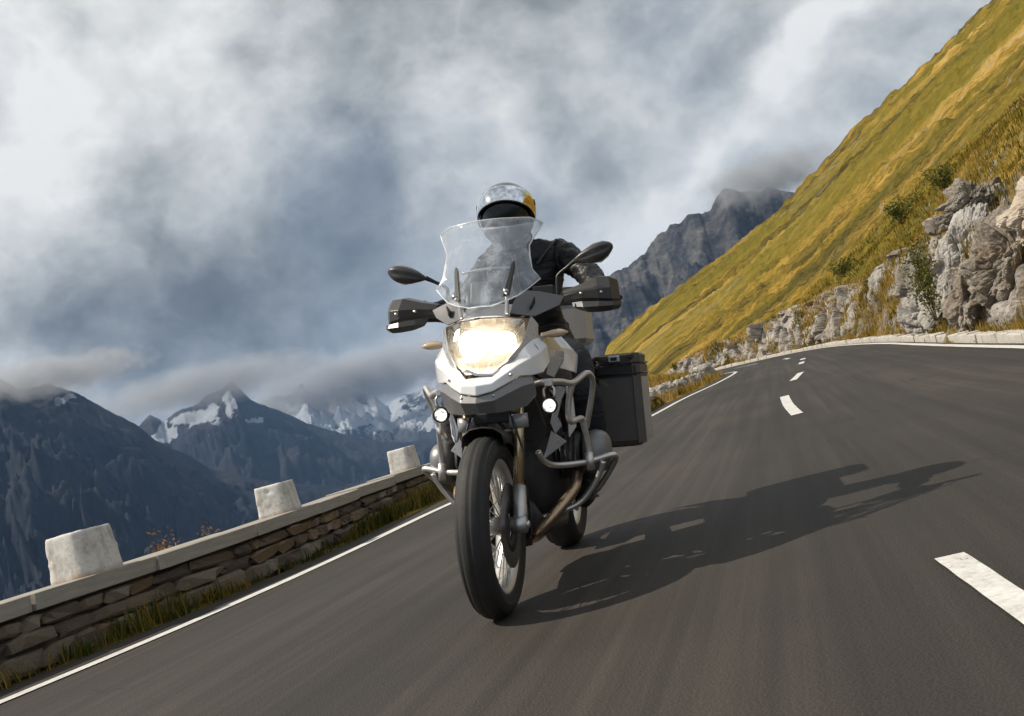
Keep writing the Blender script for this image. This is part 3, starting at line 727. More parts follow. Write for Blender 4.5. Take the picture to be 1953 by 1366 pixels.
# meadow tufts on the lower hillside
n = 15000
aa = np.radians(rng.uniform(9, 33, n)); rr_ = np.exp(rng.uniform(math.log(12), math.log(60), n)); gx_, gy_ = rr_*np.sin(aa), rr_*np.cos(aa)
gz_, gD = hill_z(gx_, gy_)
dz = (hill_z(gx_+.12, gy_)[0]-gz_)/.12
ok = (gD > .45) & (np.abs(dz) < 1.6)
base = np.stack([gx_, gy_, gz_-.02], 1)[ok]
tn = .62+.50*fbm(base[:, 0]*.05, base[:, 1]*.20, seed=60, oct=5)
blades('meadow_grass', base, 6, .14+.0015*np.hypot(base[:, 0], base[:, 1]), .006+.0008*base[:, 1], .05+.0022*base[:, 1].mean(), M_meadow, 'dry golden grass tufts over the lower hillside', np.clip(tn, 0, 1), 61, .5)
blades('ledge_grass', LEDGE, 5, .14+.0022*LEDGE[:, 1], .006+.0006*LEDGE[:, 1], .06, M_meadow, 'golden grass growing on the ledges of the cliff', np.clip(.62+.4*fbm(LEDGE[:, 0], LEDGE[:, 1], seed=78), 0, 1), 79, .5)
# verge grass between kerb and rocks
kk = dense(REc, 3000); kk = kk[(kk[:, 1] > 8) & (kk[:, 1] < 56)]
sel = rng.integers(0, len(kk)-1, 3600); off = rng.uniform(.42, 1.55, 3600)
nn = nrm2(kk); bq = kk[sel] - nn[sel]*off[:, None]; bz, _ = hill_z(bq[:, 0], bq[:, 1])
tnt = np.clip(.55+.5*fbm(bq[:, 0]*.9, bq[:, 1]*.5, seed=62, oct=3), 0, 1)
half = rng.uniform(0, 1, 3600) < .72
blades('kerbside_grass', np.stack([bq[:, 0], bq[:, 1], bz-.02], 1)[half], 9, .30, .014, .08, M_gold, 'orange dry grass between kerb and rocks', tnt[half], 63, .4)
blades('kerbside_weeds', np.stack([bq[:, 0], bq[:, 1], bz-.02], 1)[~half], 8, .15, .02, .07, M_green, 'green weeds growing behind the kerb stones', tnt[~half]*.8, 64, .5)
# grass in the inside of the bend
q = dense(LW, 1500); q = q[(q[:, 1] > 21) & (q[:, 1] < 41) & (q[:, 0] > 2)]
sel = rng.integers(0, len(q)-1, 2600); of = rng.uniform(.15, 5, 2600); nq = nrm2(q)
bq = q[sel]+nq[sel]*of[:, None]; bz = side_z(q[sel][:, 1], bq[:, 1], of)
blades('bend_grass', np.stack([bq[:, 0], bq[:, 1], bz-.02], 1), 8, .30, .022, .12, M_gold, 'yellow grass on the inside of the bend', np.clip(.6+.5*fbm(bq[:, 0], bq[:, 1], seed=65), 0, 1), 66, .45)

def shrub(name, base_c, size, n, leaf, seed, mt, label, cat, stops_t=(.3, .7)):
    root = bpy.data.objects.new(name, None); COL.objects.link(root); root.location = base_c; tag(root, label, cat)
    r_ = np.random.default_rng(seed)
    stems = []
    for k in range(7):
        tip = Vector((r_.normal(0, size[0]*.32), r_.normal(0, size[1]*.32), size[2]*r_.uniform(.6, .98)))
        stems.append(tip)
        mid_ = tip*.5+Vector((r_.normal(0, .04), r_.normal(0, .04), 0))
        tube('stem', [(tip.x*.1, tip.y*.1, -.05), mid_, tip], [.010, .007, .003], M_bark, root, 6, 4)
    tips = np.array([t[:] for t in stems]); pick = r_.integers(0, 7, n); f = r_.uniform(.25, 1.05, n)
    c = tips[pick]*f[:, None] + r_.normal(0, 1, (n, 3))*np.array(size)*.095
    a = r_.normal(0, 1, (n, 3)); a /= np.linalg.norm(a, axis=1)[:, None]; b = np.cross(a, r_.normal(0, 1, (n, 3))); b /= np.linalg.norm(b, axis=1)[:, None]
    L = leaf*r_.uniform(.6, 1.3, n)
    V = np.stack([c-a*L[:, None], c+b*L[:, None]*.4, c+a*L[:, None], c-b*L[:, None]*.4], 1).reshape(-1, 3); i = np.arange(n)*4
    o = raw_mesh('foliage', V, np.stack([i, i+1, i+2, i+3], 1), 4, mt, root, False)
    at = o.data.attributes.new('tint', 'FLOAT', 'POINT')
    at.data.foreach_set('value', np.clip(np.repeat(r_.uniform(*stops_t, n), 4), 0, 1).astype(np.float32))
    return root
M_bark = mat('bark', (.09, .06, .035), .9)
M_autumn = blade_mat('autumn_leaf', [(0, (.18, .09, .015)), (.5, (.34, .16, .03)), (1, (.46, .26, .06))])
shrub('shrub', (6.95, 17.0, .55), (.62, .6, 1.45), 1500, .035, 81, M_green, 'tall yellow green shrub growing between the pale rocks', 'shrub', (.35, 1.0))
shrub('shrub', (10.9, 27.0, 3.15), (.8, .8, .65), 700, .045, 82, M_green, 'small green bush on the grass above the rocks', 'shrub', (.25, .8))
shrub('shrub', (9.6, 21.2, 3.0), (.8, .8, .6), 600, .04, 83, M_green, 'dull green bush beside the uppermost grey crag', 'shrub', (.3, .9))
shrub('shrub', (-3.12, 9.12, -.50), (.42, .42, .96), 2600, .020, 84, M_autumn, 'orange autumn bush peeping over the parapet wall', 'shrub', (.3, 1))
shrub('shrub', (11.2, 33.6, 2.55), (.9, .9, .55), 500, .05, 85, M_green, 'green tuft on top of the mid cut rocks', 'shrub', (.2, .7))

# ------------------------------------------------------------------ parapet wall with guard stones
WL = curve2([(-5.3, -1.5), (-4.75, .8), (-4.1, 3.0), (-3.36, 5.2), (-2.93, 6.3), (-2.52, 7.45), (-2.13, 8.95), (-1.5, 12.1), (-.15, 15.3), (1.55, 19.0), (2.55, 22.3), (3.0, 24.2)], 12)
wd = dense(WL, 1200); wseg = np.concatenate([[0], np.cumsum(np.linalg.norm(np.diff(wd, axis=0), axis=1))]); WLEN = wseg[-1]; wn = nrm2(wd)
def wall_pt(s, off=0.):
    x = np.interp(s, wseg, wd[:, 0]); y = np.interp(s, wseg, wd[:, 1]); nx = np.interp(s, wseg, wn[:, 0]); ny = np.interp(s, wseg, wn[:, 1])
    return x+nx*off, y+ny*off, math.atan2(-nx, ny)
def wall_h(y): return float(np.interp(y, [12, 17, 24], [.43, .32, .26]))
M_mortar = mat('mortar', (.10, .082, .062), .95, var=.35, vscale=6, bump=.8, bscale=30)
M_wstone = []
for i, c in enumerate([(.21, .175, .13), (.155, .125, .09), (.27, .235, .185), (.20, .14, .085), (.12, .10, .08)]):
    M_wstone.append(mat('wall_stone_%d' % i, c, .9, var=.4, vscale=11, bump=.9, bscale=45))
M_cope = mat('coping_concrete', (.33, .305, .265), .85, var=.3, vscale=5, bump=.5, bscale=50)
def guard_mat():
    m = bpy.data.materials.new('whitewashed_stone'); m.use_nodes = True
    t = NT(m.node_tree); b = t.N['Principled BSDF']; pos = t.n('ShaderNodeTexCoord').outputs['Object']
    n1 = t.noise(pos, 6, 7, .68, .5); n2 = t.noise(pos, 38, 5, .7); n3 = t.noise(t.mapping(pos, (9, 9, 2.2)), 1.0, 6, .65)
    c = t.ramp(t.math('ADD', t.math('MULTIPLY', n1, .6), t.math('MULTIPLY', n2, .4)), [(.34, (.30, .27, .23)), (.42, (.56, .53, .48)), (.54, (.72, .70, .66))])
    c = t.mix(t.ramp(n3, [(.56, (0,)*3), (.68, (.6,)*3)]), c, (.22, .19, .15))
    sz = t.n('ShaderNodeSeparateXYZ'); t.L.new(pos, sz.inputs[0])
    c = t.mix(t.ramp(t.math('ADD', sz.outputs[2], t.math('MULTIPLY', n1, .10)), [(.05, (.75,)*3), (.10, (0,)*3)]), c, (.36, .21, .10))
    t.L.new(c, b.inputs['Base Color']); b.inputs['Roughness'].default_value = .9
    bp = t.n('ShaderNodeBump'); bp.inputs['Strength'].default_value = .9; bp.inputs['Distance'].default_value = .008
    t.L.new(t.math('ADD', n1, t.math('MULTIPLY', n2, .5)), bp.inputs['Height']); t.L.new(bp.outputs[0], b.inputs['Normal'])
    return m
M_guard = guard_mat()
wall = bpy.data.objects.new('parapet_wall', None); COL.objects.link(wall)
tag(wall, 'low stone parapet wall with pale coping along the valley side', 'wall')
TH = .34; COPE = .105
ss = np.linspace(0, WLEN, 160); Q = np.zeros((160, 4, 3))
for i, s in enumerate(ss):
    for k, (o_, top) in enumerate([(.075, 0), (.075, 1), (TH, 1), (TH, 0)]):
        x, y, _ = wall_pt(s, o_); z0 = float(zr(y)); Q[i, k] = (x, y, z0-.3*(1-top) + top*(wall_h(y)-COPE+.004))
core = grid_mesh('mortar_core', Q, M_mortar, wall, False)
s = 0.02
cme = [block_mesh('coping', 90+i, .012, .05) for i in range(4)]
for me in cme: me.materials.append(M_cope)
while s < WLEN-.3:
    L = random.uniform(.85, 1.25); L = min(L, WLEN-s)
    x, y, a = wall_pt(s+L/2, TH/2-.01); h = wall_h(y)
    o = bpy.data.objects.new('coping', random.choice(cme)); COL.objects.link(o); o.parent = wall
    o.location = (x, y, float(zr(y))+h-COPE/2); o.scale = (L-.012, TH+.06, COPE); o.rotation_euler = (random.uniform(-.01, .01), random.uniform(-.006, .006), a)
    s += L
sme = []
for i in range(10):
    me = block_mesh('stone', 120+i, .12, .18); me.materials.append(M_wstone[i % 5]); sme.append(me)
zc = 0.0
for row, hh in enumerate((.135, .10, .09)):
    s = random.uniform(0, .2)
    while s < WLEN-.25:
        L = random.choice((random.uniform(.12, .25), random.uniform(.25, .55)))
        x, y, a = wall_pt(s+L/2, .085+random.uniform(-.018, .015)); h = wall_h(y); hh_ = hh*random.uniform(.85, 1.1)
        if zc+hh*.5 < h-COPE:
            o = bpy.data.objects.new('stone', random.choice(sme)); COL.objects.link(o); o.parent = wall
            o.location = (x+random.uniform(-.008, .008), y, float(zr(y))+zc+hh/2-.012); o.scale = (L-.012, random.uniform(.12, .21), min(hh, max(h-COPE-zc, .05))-.006)
            o.rotation_euler = (random.uniform(-.05, .05), random.uniform(-.05, .05), a+random.uniform(-.05, .05))
        s += L
    zc += hh
def guard_stone(x, y, z, w, d, h, seed, label, yaw=0):
    bm = bmesh.new(); bmesh.ops.create_cube(bm, size=1)
    bmesh.ops.subdivide_edges(bm, edges=bm.edges[:], cuts=17, use_grid_fill=True)
    V = np.array([v.co[:] for v in bm.verts])
    xy = V[:, :2].copy(); nn_ = (np.abs(xy*2)**7).sum(1)**(1/7); mx_ = np.abs(xy*2).max(1)
    fac = np.where(nn_ > 1e-6, mx_/np.maximum(nn_, 1e-6), 1); V[:, :2] *= fac[:, None]
    tp = 1-.10*(V[:, 2]+.5); V[:, :2] *= tp[:, None]
    edge = sstep(.44, .5, V[:, 2]); V[:, :2] *= (1-.03*edge)[:, None]
    chip = fbm(V[:, 0]*3.3+seed, V[:, 1]*3.3, V[:, 2]*3.3, oct=2, seed=seed+7); dsp = .020*fbm(V[:, 0]*5+seed, V[:, 1]*5, V[:, 2]*5, oct=5, seed=seed, gain=.6) - .16*np.clip(chip-.70, 0, 1)
    V = V*np.array([w, d, h]); nrm_ = V/np.maximum(np.linalg.norm(V, axis=1), 1e-6)[:, None]
    V = V + nrm_*(dsp*w*.55)[:, None]; V[:, 2] += h/2
    for v_, c in zip(bm.verts, V): v_.co = c
    me = bpy.data.meshes.new('guard_stone'); bm.to_mesh(me); bm.free()
    o = link('guard_stone', me, M_guard, None, True); o.location = (x, y, z-.012); o.rotation_euler = (0, 0, yaw)
    return tag(o, label, 'guard stone', 'whitewashed guard stones on the parapet')
for (x, y, w, d, h, lab) in [(-2.99, 6.62, .37, .32, .30, 'biggest and nearest white guard stone on the parapet wall'), (-2.235, 8.95, .32, .30, .275, 'white guard stone second from the left with a dark notch'), (-1.45, 12.35, .335, .30, .28, 'white guard stone next to the front wheel, third from left')]:
    s_ = wseg[np.argmin(np.hypot(wd[:, 0]-x, wd[:, 1]-y))]; px, py, a = wall_pt(s_, TH/2)
    guard_stone(px, py, float(zr(py))+wall_h(py), w, d, h, int(x*100), lab, a)
for (s_, lab) in [(.835, 'small far guard stone nearest to the silver pannier'), (.885, 'far guard stone with a dark patch, second past the pannier'), (.93, 'far guard stone third past the pannier'), (.965, 'last guard stone at the far end of the parapet')]:
    px, py, a = wall_pt(s_*WLEN, TH/2); guard_stone(px, py, float(zr(py))+wall_h(py), .19, .2, .19, int(s_*1000), lab, a)
for i, (x, y, w, h) in enumerate([(3.75, 25.3, .42, .30), (4.3, 26.7, .36, .28), (4.85, 28.2, .40, .30), (5.4, 29.9, .38, .28), (5.85, 31.4, .34, .26), (6.75, 35.3, .85, .52)]):
    rock('verge_stone', (x-.55, y, float(zr(y))+.24), (w, w*.8, h*1.15), 300+i, M_rockw, ['first pale verge stone after the wall end', 'second pale verge stone after the wall end', 'third pale verge stone inside the bend', 'fourth pale verge stone inside the bend', 'fifth pale verge stone inside the bend', 'largest pale block at the tip of the bend'][i], sub=4, cells=12, blocky=.4, group='pale stones along the inside of the bend', crack=.04)
# slim marker post behind the far guard stones
mp = bpy.data.objects.new('marker_post', None); COL.objects.link(mp); px, py, a = wall_pt(.945*WLEN, TH+.35); mp.location = (px, py, float(zr(py))-.2)
tag(mp, 'thin white marker post standing behind the far guard stones', 'post')
tube('post', [(0, 0, -.1), (0, 0, .72)], .022, M_guard, mp, 10, 0); tube('cap', [(0, 0, .70), (0, 0, .76)], .026, mat('post_cap', (.35, .05, .03), .5), mp, 10, 0)
# weeds at the wall foot
nw = 1500; sw = rng.uniform(0, WLEN, nw); cl = np.clip(.5+.9*fbm(sw*.55, sw*0, seed=90, oct=3), 0, 1); sw = sw[rng.uniform(0, 1, nw) < cl+.12]
wb = np.array([wall_pt(s, rng.uniform(-.17, -.01))[:2] for s in sw]); wz = zr(wb[:, 1])
cl2 = np.clip(.5+.9*fbm(sw*.55, sw*0, seed=90, oct=3), 0, 1)
tw = np.clip(.45+.5*fbm(sw*.8, sw*0, seed=91), 0, 1); g1 = rng.uniform(0, 1, len(sw)) < .6
blades('wall_weeds', np.stack([wb[:, 0], wb[:, 1], wz-.01], 1)[g1], 10, np.clip(.10+.16*cl2[g1], .05, .3), .012, .045, M_green, 'green weeds along the foot of the parapet', tw[g1], 92, .6)
blades('wall_grass', np.stack([wb[:, 0], wb[:, 1], wz-.01], 1)[~g1], 10, np.clip(.10+.2*cl2[~g1], .05, .32), .007, .045, M_gold, 'dry grass along the foot of the parapet', tw[~g1], 93, .6)
# grit washed against the wall foot

# ------------------------------------------------------------------ motorcycle
# local frame: x to the rider's left, y to the rear, z up; origin under the front wheel
YAW, LEAN = R(11.95), R(10)
moto = bpy.data.objects.new('motorcycle', None); COL.objects.link(moto)
moto.location = (-.2822, 3.754, -.002); moto.rotation_euler = (0, LEAN, -YAW)
tag(moto, 'white and grey touring motorcycle with panniers leaning through the bend', 'motorcycle')

M_white = mat('white_paint', (.88, .88, .87), .22, var=.03, coat=.6)
M_grey = mat('grey_paint', (.23, .225, .23), .32, var=.06, coat=.3, metal=.25)
M_silver = mat('silver_paint', (.52, .53, .55), .30, metal=.55, var=.05, coat=.3)
M_lgrey = mat('light_grey_panel', (.40, .39, .39), .35, metal=.3, var=.05)
M_black = mat('black_plastic', (.018, .018, .019), .42, var=.25, vscale=30)
M_dark = mat('dark_plastic', (.035, .033, .032), .5, var=.25, vscale=25, bump=.15, bscale=200)
M_hg = mat('guard_plastic', (.055, .052, .049), .33, var=.12, vscale=20)
M_rub = mat('rubber', (.026, .025, .024), .72, var=.3, vscale=14, bump=.25, bscale=90)
M_steel = mat('steel_tube', (.70, .67, .63), .36, metal=.8, var=.03, vscale=10)
M_alu = mat('aluminium', (.55, .55, .54), .36, metal=.85, var=.10, vscale=20)
M_fork = mat('gold_fork', (.55, .44, .27), .22, metal=.9, var=.06)
M_rim = mat('bright_rim', (.76, .75, .72), .34, metal=.6, var=.06)
M_disc = mat('brake_disc', (.26, .25, .24), .30, metal=.9, var=.15, vscale=60)
M_pann = mat('shaded_pannier_metal', (.115, .105, .096), .52, metal=.1, var=.10, vscale=14, bump=.08, bscale=160)  # aluminium painted dark to hold the shadow on the case front
M_pannl = mat('pannier_side', (.50, .49, .47), .42, metal=.6, var=.08, vscale=14)
M_eng = mat('engine_casting', (.075, .072, .070), .5, metal=.55, var=.2, vscale=18, bump=.2, bscale=80)
M_cyl = mat('cylinder_cover', (.24, .24, .24), .42, metal=.5, var=.12, vscale=15)
M_cock = mat('cockpit_grey', (.17, .165, .17), .38, metal=.2, var=.06)
M_rad = mat('radiator', (.055, .045, .036), .6, metal=.3, var=.2, vscale=50)
M_pipe = mat('exhaust_pipe', (.46, .33, .22), .30, metal=.9, var=.3, vscale=9)
M_amber = mat('indicator_lens', (.62, .46, .30), .15, var=.1, vscale=60, coat=.8)
M_head = mat('headlight_glass', (.9, .9, .88), .1, var=0, emit=(1, .94, .80), es=15)
M_drl = mat('daytime_light', (.9, .9, .9), .1, var=0, emit=(1, .93, .78), es=7)
M_fog = mat('fog_lens', (.9, .9, .9), .1, var=0, emit=(1, .97, .90), es=3.5)
def fog_mat():
    m = bpy.data.materials.new('fog_lens'); m.use_nodes = True
    t = NT(m.node_tree); b = t.N['Principled BSDF']; co = t.n('ShaderNodeTexCoord').outputs['Object']
    vo = t.n('ShaderNodeTexVoronoi', feature='DISTANCE_TO_EDGE'); t.L.new(co, vo.inputs['Vector']); vo.inputs['Scale'].default_value = 62
    e = t.ramp(vo.outputs['Distance'], [(.03, (.10,)*3), (.12, (1,)*3)])
    b.inputs['Base Color'].default_value = (.8, .8, .8, 1); b.inputs['Roughness'].default_value = .08; b.inputs['Emission Color'].default_value = (1, .97, .9, 1)
    t.L.new(t.math('MULTIPLY', e, 2.6), b.inputs['Emission Strength'])
    return m
M_fog = fog_mat()
M_refl = mat('reflector', (.085, .060, .030), .40, metal=.2, var=.1, vscale=25)
def screen_mat():
    m = bpy.data.materials.new('clear_screen'); m.use_nodes = True
    t = NT(m.node_tree); t.N.remove(t.N['Principled BSDF'])
    co = t.n('ShaderNodeTexCoord').outputs['Object']
    tr = t.n('ShaderNodeBsdfTransparent'); tr.inputs[0].default_value = (.93, .95, .97, 1)
    gl = t.n('ShaderNodeBsdfGlossy'); gl.inputs['Roughness'].default_value = .06
    di = t.n('ShaderNodeBsdfTranslucent'); di.inputs[0].default_value = (.85, .9, 1, 1)
    di2 = t.n('ShaderNodeBsdfDiffuse'); di2.inputs[0].default_value = (.8, .85, .92, 1)
    lw = t.n('ShaderNodeLayerWeight'); lw.inputs[0].default_value = .5; fr = t.math('POWER', lw.outputs['Facing'], 3.5)
    sm = t.n('ShaderNodeMixShader'); sm.inputs[0].default_value = .75; t.L.new(di.outputs[0], sm.inputs[1]); t.L.new(di2.outputs[0], sm.inputs[2])
    dust_glare = t.ramp(t.noise(t.mapping(co, (6, 6, 2.2), rot=(0, .5, .2)), 2.2, 7, .66, 1.0), [(.36, (.09,)*3), (.54, (.22,)*3), (.68, (.50,)*3)])  # dust film whose milky white also stands in for reflected sky
    m1 = t.n('ShaderNodeMixShader'); t.L.new(dust_glare, m1.inputs[0]); t.L.new(tr.outputs[0], m1.inputs[1]); t.L.new(sm.outputs[0], m1.inputs[2])
    m2 = t.n('ShaderNodeMixShader'); t.L.new(t.math('MULTIPLY_ADD', fr, .7, .045, clamp=True), m2.inputs[0]); t.L.new(m1.outputs[0], m2.inputs[1]); t.L.new(gl.outputs[0], m2.inputs[2])
    t.L.new(m2.outputs[0], t.N['Material Output'].inputs[0])
    return m
M_screen = screen_mat()
M_edge = mat('screen_edge', (.72, .76, .80), .25, var=.1, vscale=20)  # pale colour paints the bright glint along the glass edge

def fl(pts, s):                                            # flip to the other side
    return [(p[0]*s, p[1], p[2]) for p in pts]
def rows_panel(name, rows, mt, parent, side=1, thick=.005, bevel=.0025, smooth=False, both=False):
    """rows of equal length -> quad strip panel; both=True mirrors across the middle (first column on x=0)"""
    Rw = [list(r) for r in rows]
    if both: Rw = [fl(r[::-1], -1)[:-1] + r for r in Rw]
    else: Rw = [fl(r, side) for r in Rw]
    n = len(Rw[0]); V = [p for r in Rw for p in r]; Fc = []
    for i in range(len(Rw)-1):
        for k in range(n-1):
            q = (i*n+k, i*n+k+1, (i+1)*n+k+1, (i+1)*n+k)
            Fc.append(q if side > 0 else q[::-1])
    o = pyd(name, V, Fc, mt, parent, smooth); mods(o, solid=thick, bevel=bevel, seg=2)
    return o
def poly_prism(name, outline, mt, parent, depth, side=1, bevel=.003, push=(0, 1, 0)):
    """flat outline pushed back along push by depth"""
    P_ = fl(outline, side); n = len(P_); d = Vector(push)*depth; d = Vector((d.x*side, d.y, d.z))
    V = [Vector(p) for p in P_] + [Vector(p)+d for p in P_]
    Fc = [tuple(range(n)), tuple(range(2*n-1, n-1, -1))] + [(i, i+n, (i+1) % n+n, (i+1) % n) for i in range(n)]
    if side > 0: Fc = [f[::-1] for f in Fc]
    o = pyd(name, V, Fc, mt, parent)
    me = o.data; bm = bmesh.new(); bm.from_mesh(me); bmesh.ops.recalc_face_normals(bm, faces=bm.faces[:]); bm.to_mesh(me); bm.free()
    if bevel: mods(o, bevel=bevel)
    return o
def skin_loops(name, loops, mt, parent, caps=True, smooth=True, sub=0, closed=True):
    """loft through closed loops of equal length"""
    n = len(loops[0]); V = [p for l in loops for p in l]; Fc = []
    for i in range(len(loops)-1):
        for k in range(n):
            Fc.append((i*n+k, i*n+(k+1) % n, (i+1)*n+(k+1) % n, (i+1)*n+k))
    if caps: Fc += [tuple(range(n))[::-1], tuple((len(loops)-1)*n+k for k in range(n))]
    o = pyd(name, V, Fc, mt, parent, smooth)
    bm = bmesh.new(); bm.from_mesh(o.data); bmesh.ops.recalc_face_normals(bm, faces=bm.faces[:]); bm.to_mesh(o.data); bm.free()
    if sub: mods(o, sub=sub)
    return o
def ell(c, rx, ry, rz, n=14, plane='xz', p=2.0):
    out = []
    for k in range(n):
        a = 2*math.pi*k/n; ca, sa = math.cos(a), math.sin(a)
        f = (abs(ca)**p+abs(sa)**p)**(-1/p)
        if plane == 'xz': out.append((c[0]+rx*ca*f, c[1], c[2]+rz*sa*f))
        elif plane == 'xy': out.append((c[0]+rx*ca*f, c[1]+ry*sa*f, c[2]))
        else: out.append((c[0], c[1]+ry*ca*f, c[2]+rz*sa*f))
    return out

# --- wheels
def wheel(name, y, Rt, wid, rim_r, parent, discs):
    w = bpy.data.objects.new(name, None); COL.objects.link(w); w.parent = parent; w.location = (0, y, Rt)
    prof = []
    hw = wid/2; sect = Rt-rim_r
    for a in np.linspace(-118, 118, 41):
        t_ = R(a); rr = Rt-sect*.62 + sect*.62*math.cos(t_)*(1.0 if abs(a) < 90 else 1.35); xx = hw*math.sin(t_)*(1 if abs(a) < 90 else .93)
        gr = 0
        for g0 in (-38, 38, 0):
            if abs(a-g0) < 4: gr = .004
        prof.append((rr-gr, xx))
    prof = [(rim_r-.004, -hw*.72)] + prof + [(rim_r-.004, hw*.72)]
    ty = lathe('tyre', prof, M_rub, w, 96)
    rw = hw*.74
    lathe('rim', [(rim_r+.010, -rw), (rim_r+.012, -rw+.006), (rim_r-.008, -rw+.010), (rim_r-.022, -rw*.45), (rim_r-.024, 0), (rim_r-.022, rw*.45), (rim_r-.008, rw-.010), (rim_r+.012, rw-.006), (rim_r+.010, rw), (rim_r-.012, rw), (rim_r-.032, rw*.5), (rim_r-.034, 0), (rim_r-.032, -rw*.5), (rim_r-.012, -rw)], M_rim, w, 72, closed=True)
    lathe('hub', [(.0, -.055), (.05, -.055), (.052, -.045), (.034, -.035), (.032, .035), (.052, .045), (.05, .055), (.0, .055)], M_alu, w, 32)
    V, Fc = [], []
    for k in range(40):
        a0 = 2*math.pi*k/40; sd_ = 1 if k % 2 else -1; a1 = a0 + (.16 if (k//2) % 2 else -.16)
        v_, f_ = tube_vf([(sd_*.045, .05*math.cos(a1), .05*math.sin(a1)), (-sd_*rw*.0+sd_*rw*.55, (rim_r-.024)*math.cos(a0), (rim_r-.024)*math.sin(a0))], .0022, 5, 0)
        b0 = len(V); V += v_; Fc += [tuple(i+b0 for i in f) for f in f_]
    tag(pyd('spokes', V, Fc, M_steel, w, True), kind='stuff')
    for sd_ in discs:
        d_ = lathe('brake_disc', [(.095, sd_*.068-.0025), (.152, sd_*.068-.0025), (.152, sd_*.068+.0025), (.095, sd_*.068+.0025)], M_disc, w, 48, closed=True, smooth=False)
        car = lathe('disc_carrier', [(.045, sd_*.060), (.098, sd_*.064), (.098, sd_*.070), (.045, sd_*.066)], M_dark, w, 32, closed=True)
    return w
wf = wheel('front_wheel', 0, .328, .122, .245, moto, (-1, 1))
wr = wheel('rear_wheel', 1.4826, .325, .172, .222, moto, (1,))
# --- fork, axle, calipers
for s in (-1, 1):
    fk = tube('fork_tube', fl([(.098, .045, .42), (.100, .15, .70), (.100, .27, 1.02)], s), .0205, M_fork, moto, 14, 0)
    tube('fork_slider', fl([(.100, .012, .31), (.100, .03, .36), (.099, .062, .46)], s), [.026, .027, .027, .0255], M_alu, fk, 14, 0)
    ax = tube('axle_clamp', fl([(.072, .0, .328), (.128, .0, .328)], s), .030, M_alu, fk, 16, 0)
    tube('axle_nut', fl([(.126, .0, .328), (.138, .0, .328)], s), .014, M_steel, ax, 6, 0)
    box('brake_caliper', (s*.080, .135, .40), (.045, .075, .13), M_dark, fk, .010, rot=(R(-28), 0, 0))
    lathe('fork_clamp', [(.020, -.026), (.036, -.026), (.037, .0), (.036, .026), (.020, .026)], M_lgrey, moto, 24, axis='z', center=(s*.10, .148, .697))
brg = box('fork_bridge', (0, .165, .715), (.20, .07, .045), M_dark, moto, .01)
for s in (-1, 1): tube('brake_hose', fl([(.085, .12, .46), (.115, .10, .58), (.085, .11, .70), (.05, .18, .80)], s), .0045, M_black, moto, 6)
# --- front mudguard
fr = []
for a in np.linspace(-6, 112, 16):
    t_ = R(a+0); yy, zz = -.0+math.sin(t_)*.0, 0
    ring = []
    for x, dr in ((-.080, -.050), (-.074, -.012), (-.045, .010), (0, .016), (.045, .010), (.074, -.012), (.080, -.050)):
        rr = .346+dr; ring.append((x, rr*math.sin(t_), .328+rr*math.cos(t_)))
    fr.append(ring)
fd = grid_mesh('mudguard', np.array(fr), M_dark, moto, True); mods(fd, solid=.004)
# --- beak: white upper and grey lower panels
U = [(0, 0, .868), (.05, 0, .866), (.08, .04, .897), (.12, .08, .925), (.150, .12, .965), (.172, .17, .992), (.185, .22, 1.003)]
Mm = [(0, -.062, .838), (.055, -.045, .842), (.098, .0, .872), (.138, .045, .900), (.180, .10, .925), (.205, .16, .945), (.215, .235, .970)]
Lw = [(0, -.066, .803), (.06, -.048, .815), (.105, .0, .840), (.140, .055, .862), (.176, .10, .860), (.204, .17, .868), (.217, .25, .905)]
beak = rows_panel('beak', [U, Mm, Lw], M_white, moto, both=True, thick=.010, bevel=.012)
L2 = [(x*.985, y+.006, z-.004) for x, y, z in Lw[:5]]
Mg = [(0, -.080, .778), (.062, -.055, .783), (.108, -.008, .805), (.150, .05, .826), (.182, .105, .832)]
Bg = [(0, -.035, .742), (.055, -.022, .740), (.105, .03, .742), (.150, .085, .752), (.180, .13, .790)]
Bk = [(0, .06, .752), (.05, .07, .750), (.09, .10, .752), (.12, .14, .765), (.15, .17, .80)]
rows_panel('lower_beak', [L2, Mg, Bg, Bk], M_grey, moto, both=True, thick=.006, bevel=.003)
for s in (-1, 1):   # side wings behind the beak
    poly_prism('side_wing', [(.215, .27, .93), (.262, .33, .915), (.225, .28, .845), (.205, .24, .86)], M_lgrey, moto, .02, s)
    rows_panel('nose_side', [[(.186, .222, 1.0), (.2, .29, 1.01), (.21, .40, 1.01)], [(.216, .25, .955), (.228, .32, .955), (.245, .45, .945)], [(.216, .255, .905), (.225, .32, .895), (.235, .47, .90)]], M_silver, moto, s, .005)
for s in (-1, 1):
    for p_ in ((.118, .012, .870), (.178, .105, .905), (.06, -.045, .80), (.128, .038, .80)): tube('panel_bolt', [(s*p_[0], p_[1]-.010, p_[2]), (s*p_[0], p_[1]+.02, p_[2])], .0045, M_steel, moto, 8, 0)
    tube('panel_seam', fl([(.112, .074, .920), (.136, .046, .896), (.139, .052, .862)], s), .0016, M_black, beak, 6, 4)
    tube('panel_seam', fl([(.172, .165, .990), (.203, .155, .945), (.202, .165, .868)], s), .0016, M_black, beak, 6, 4)
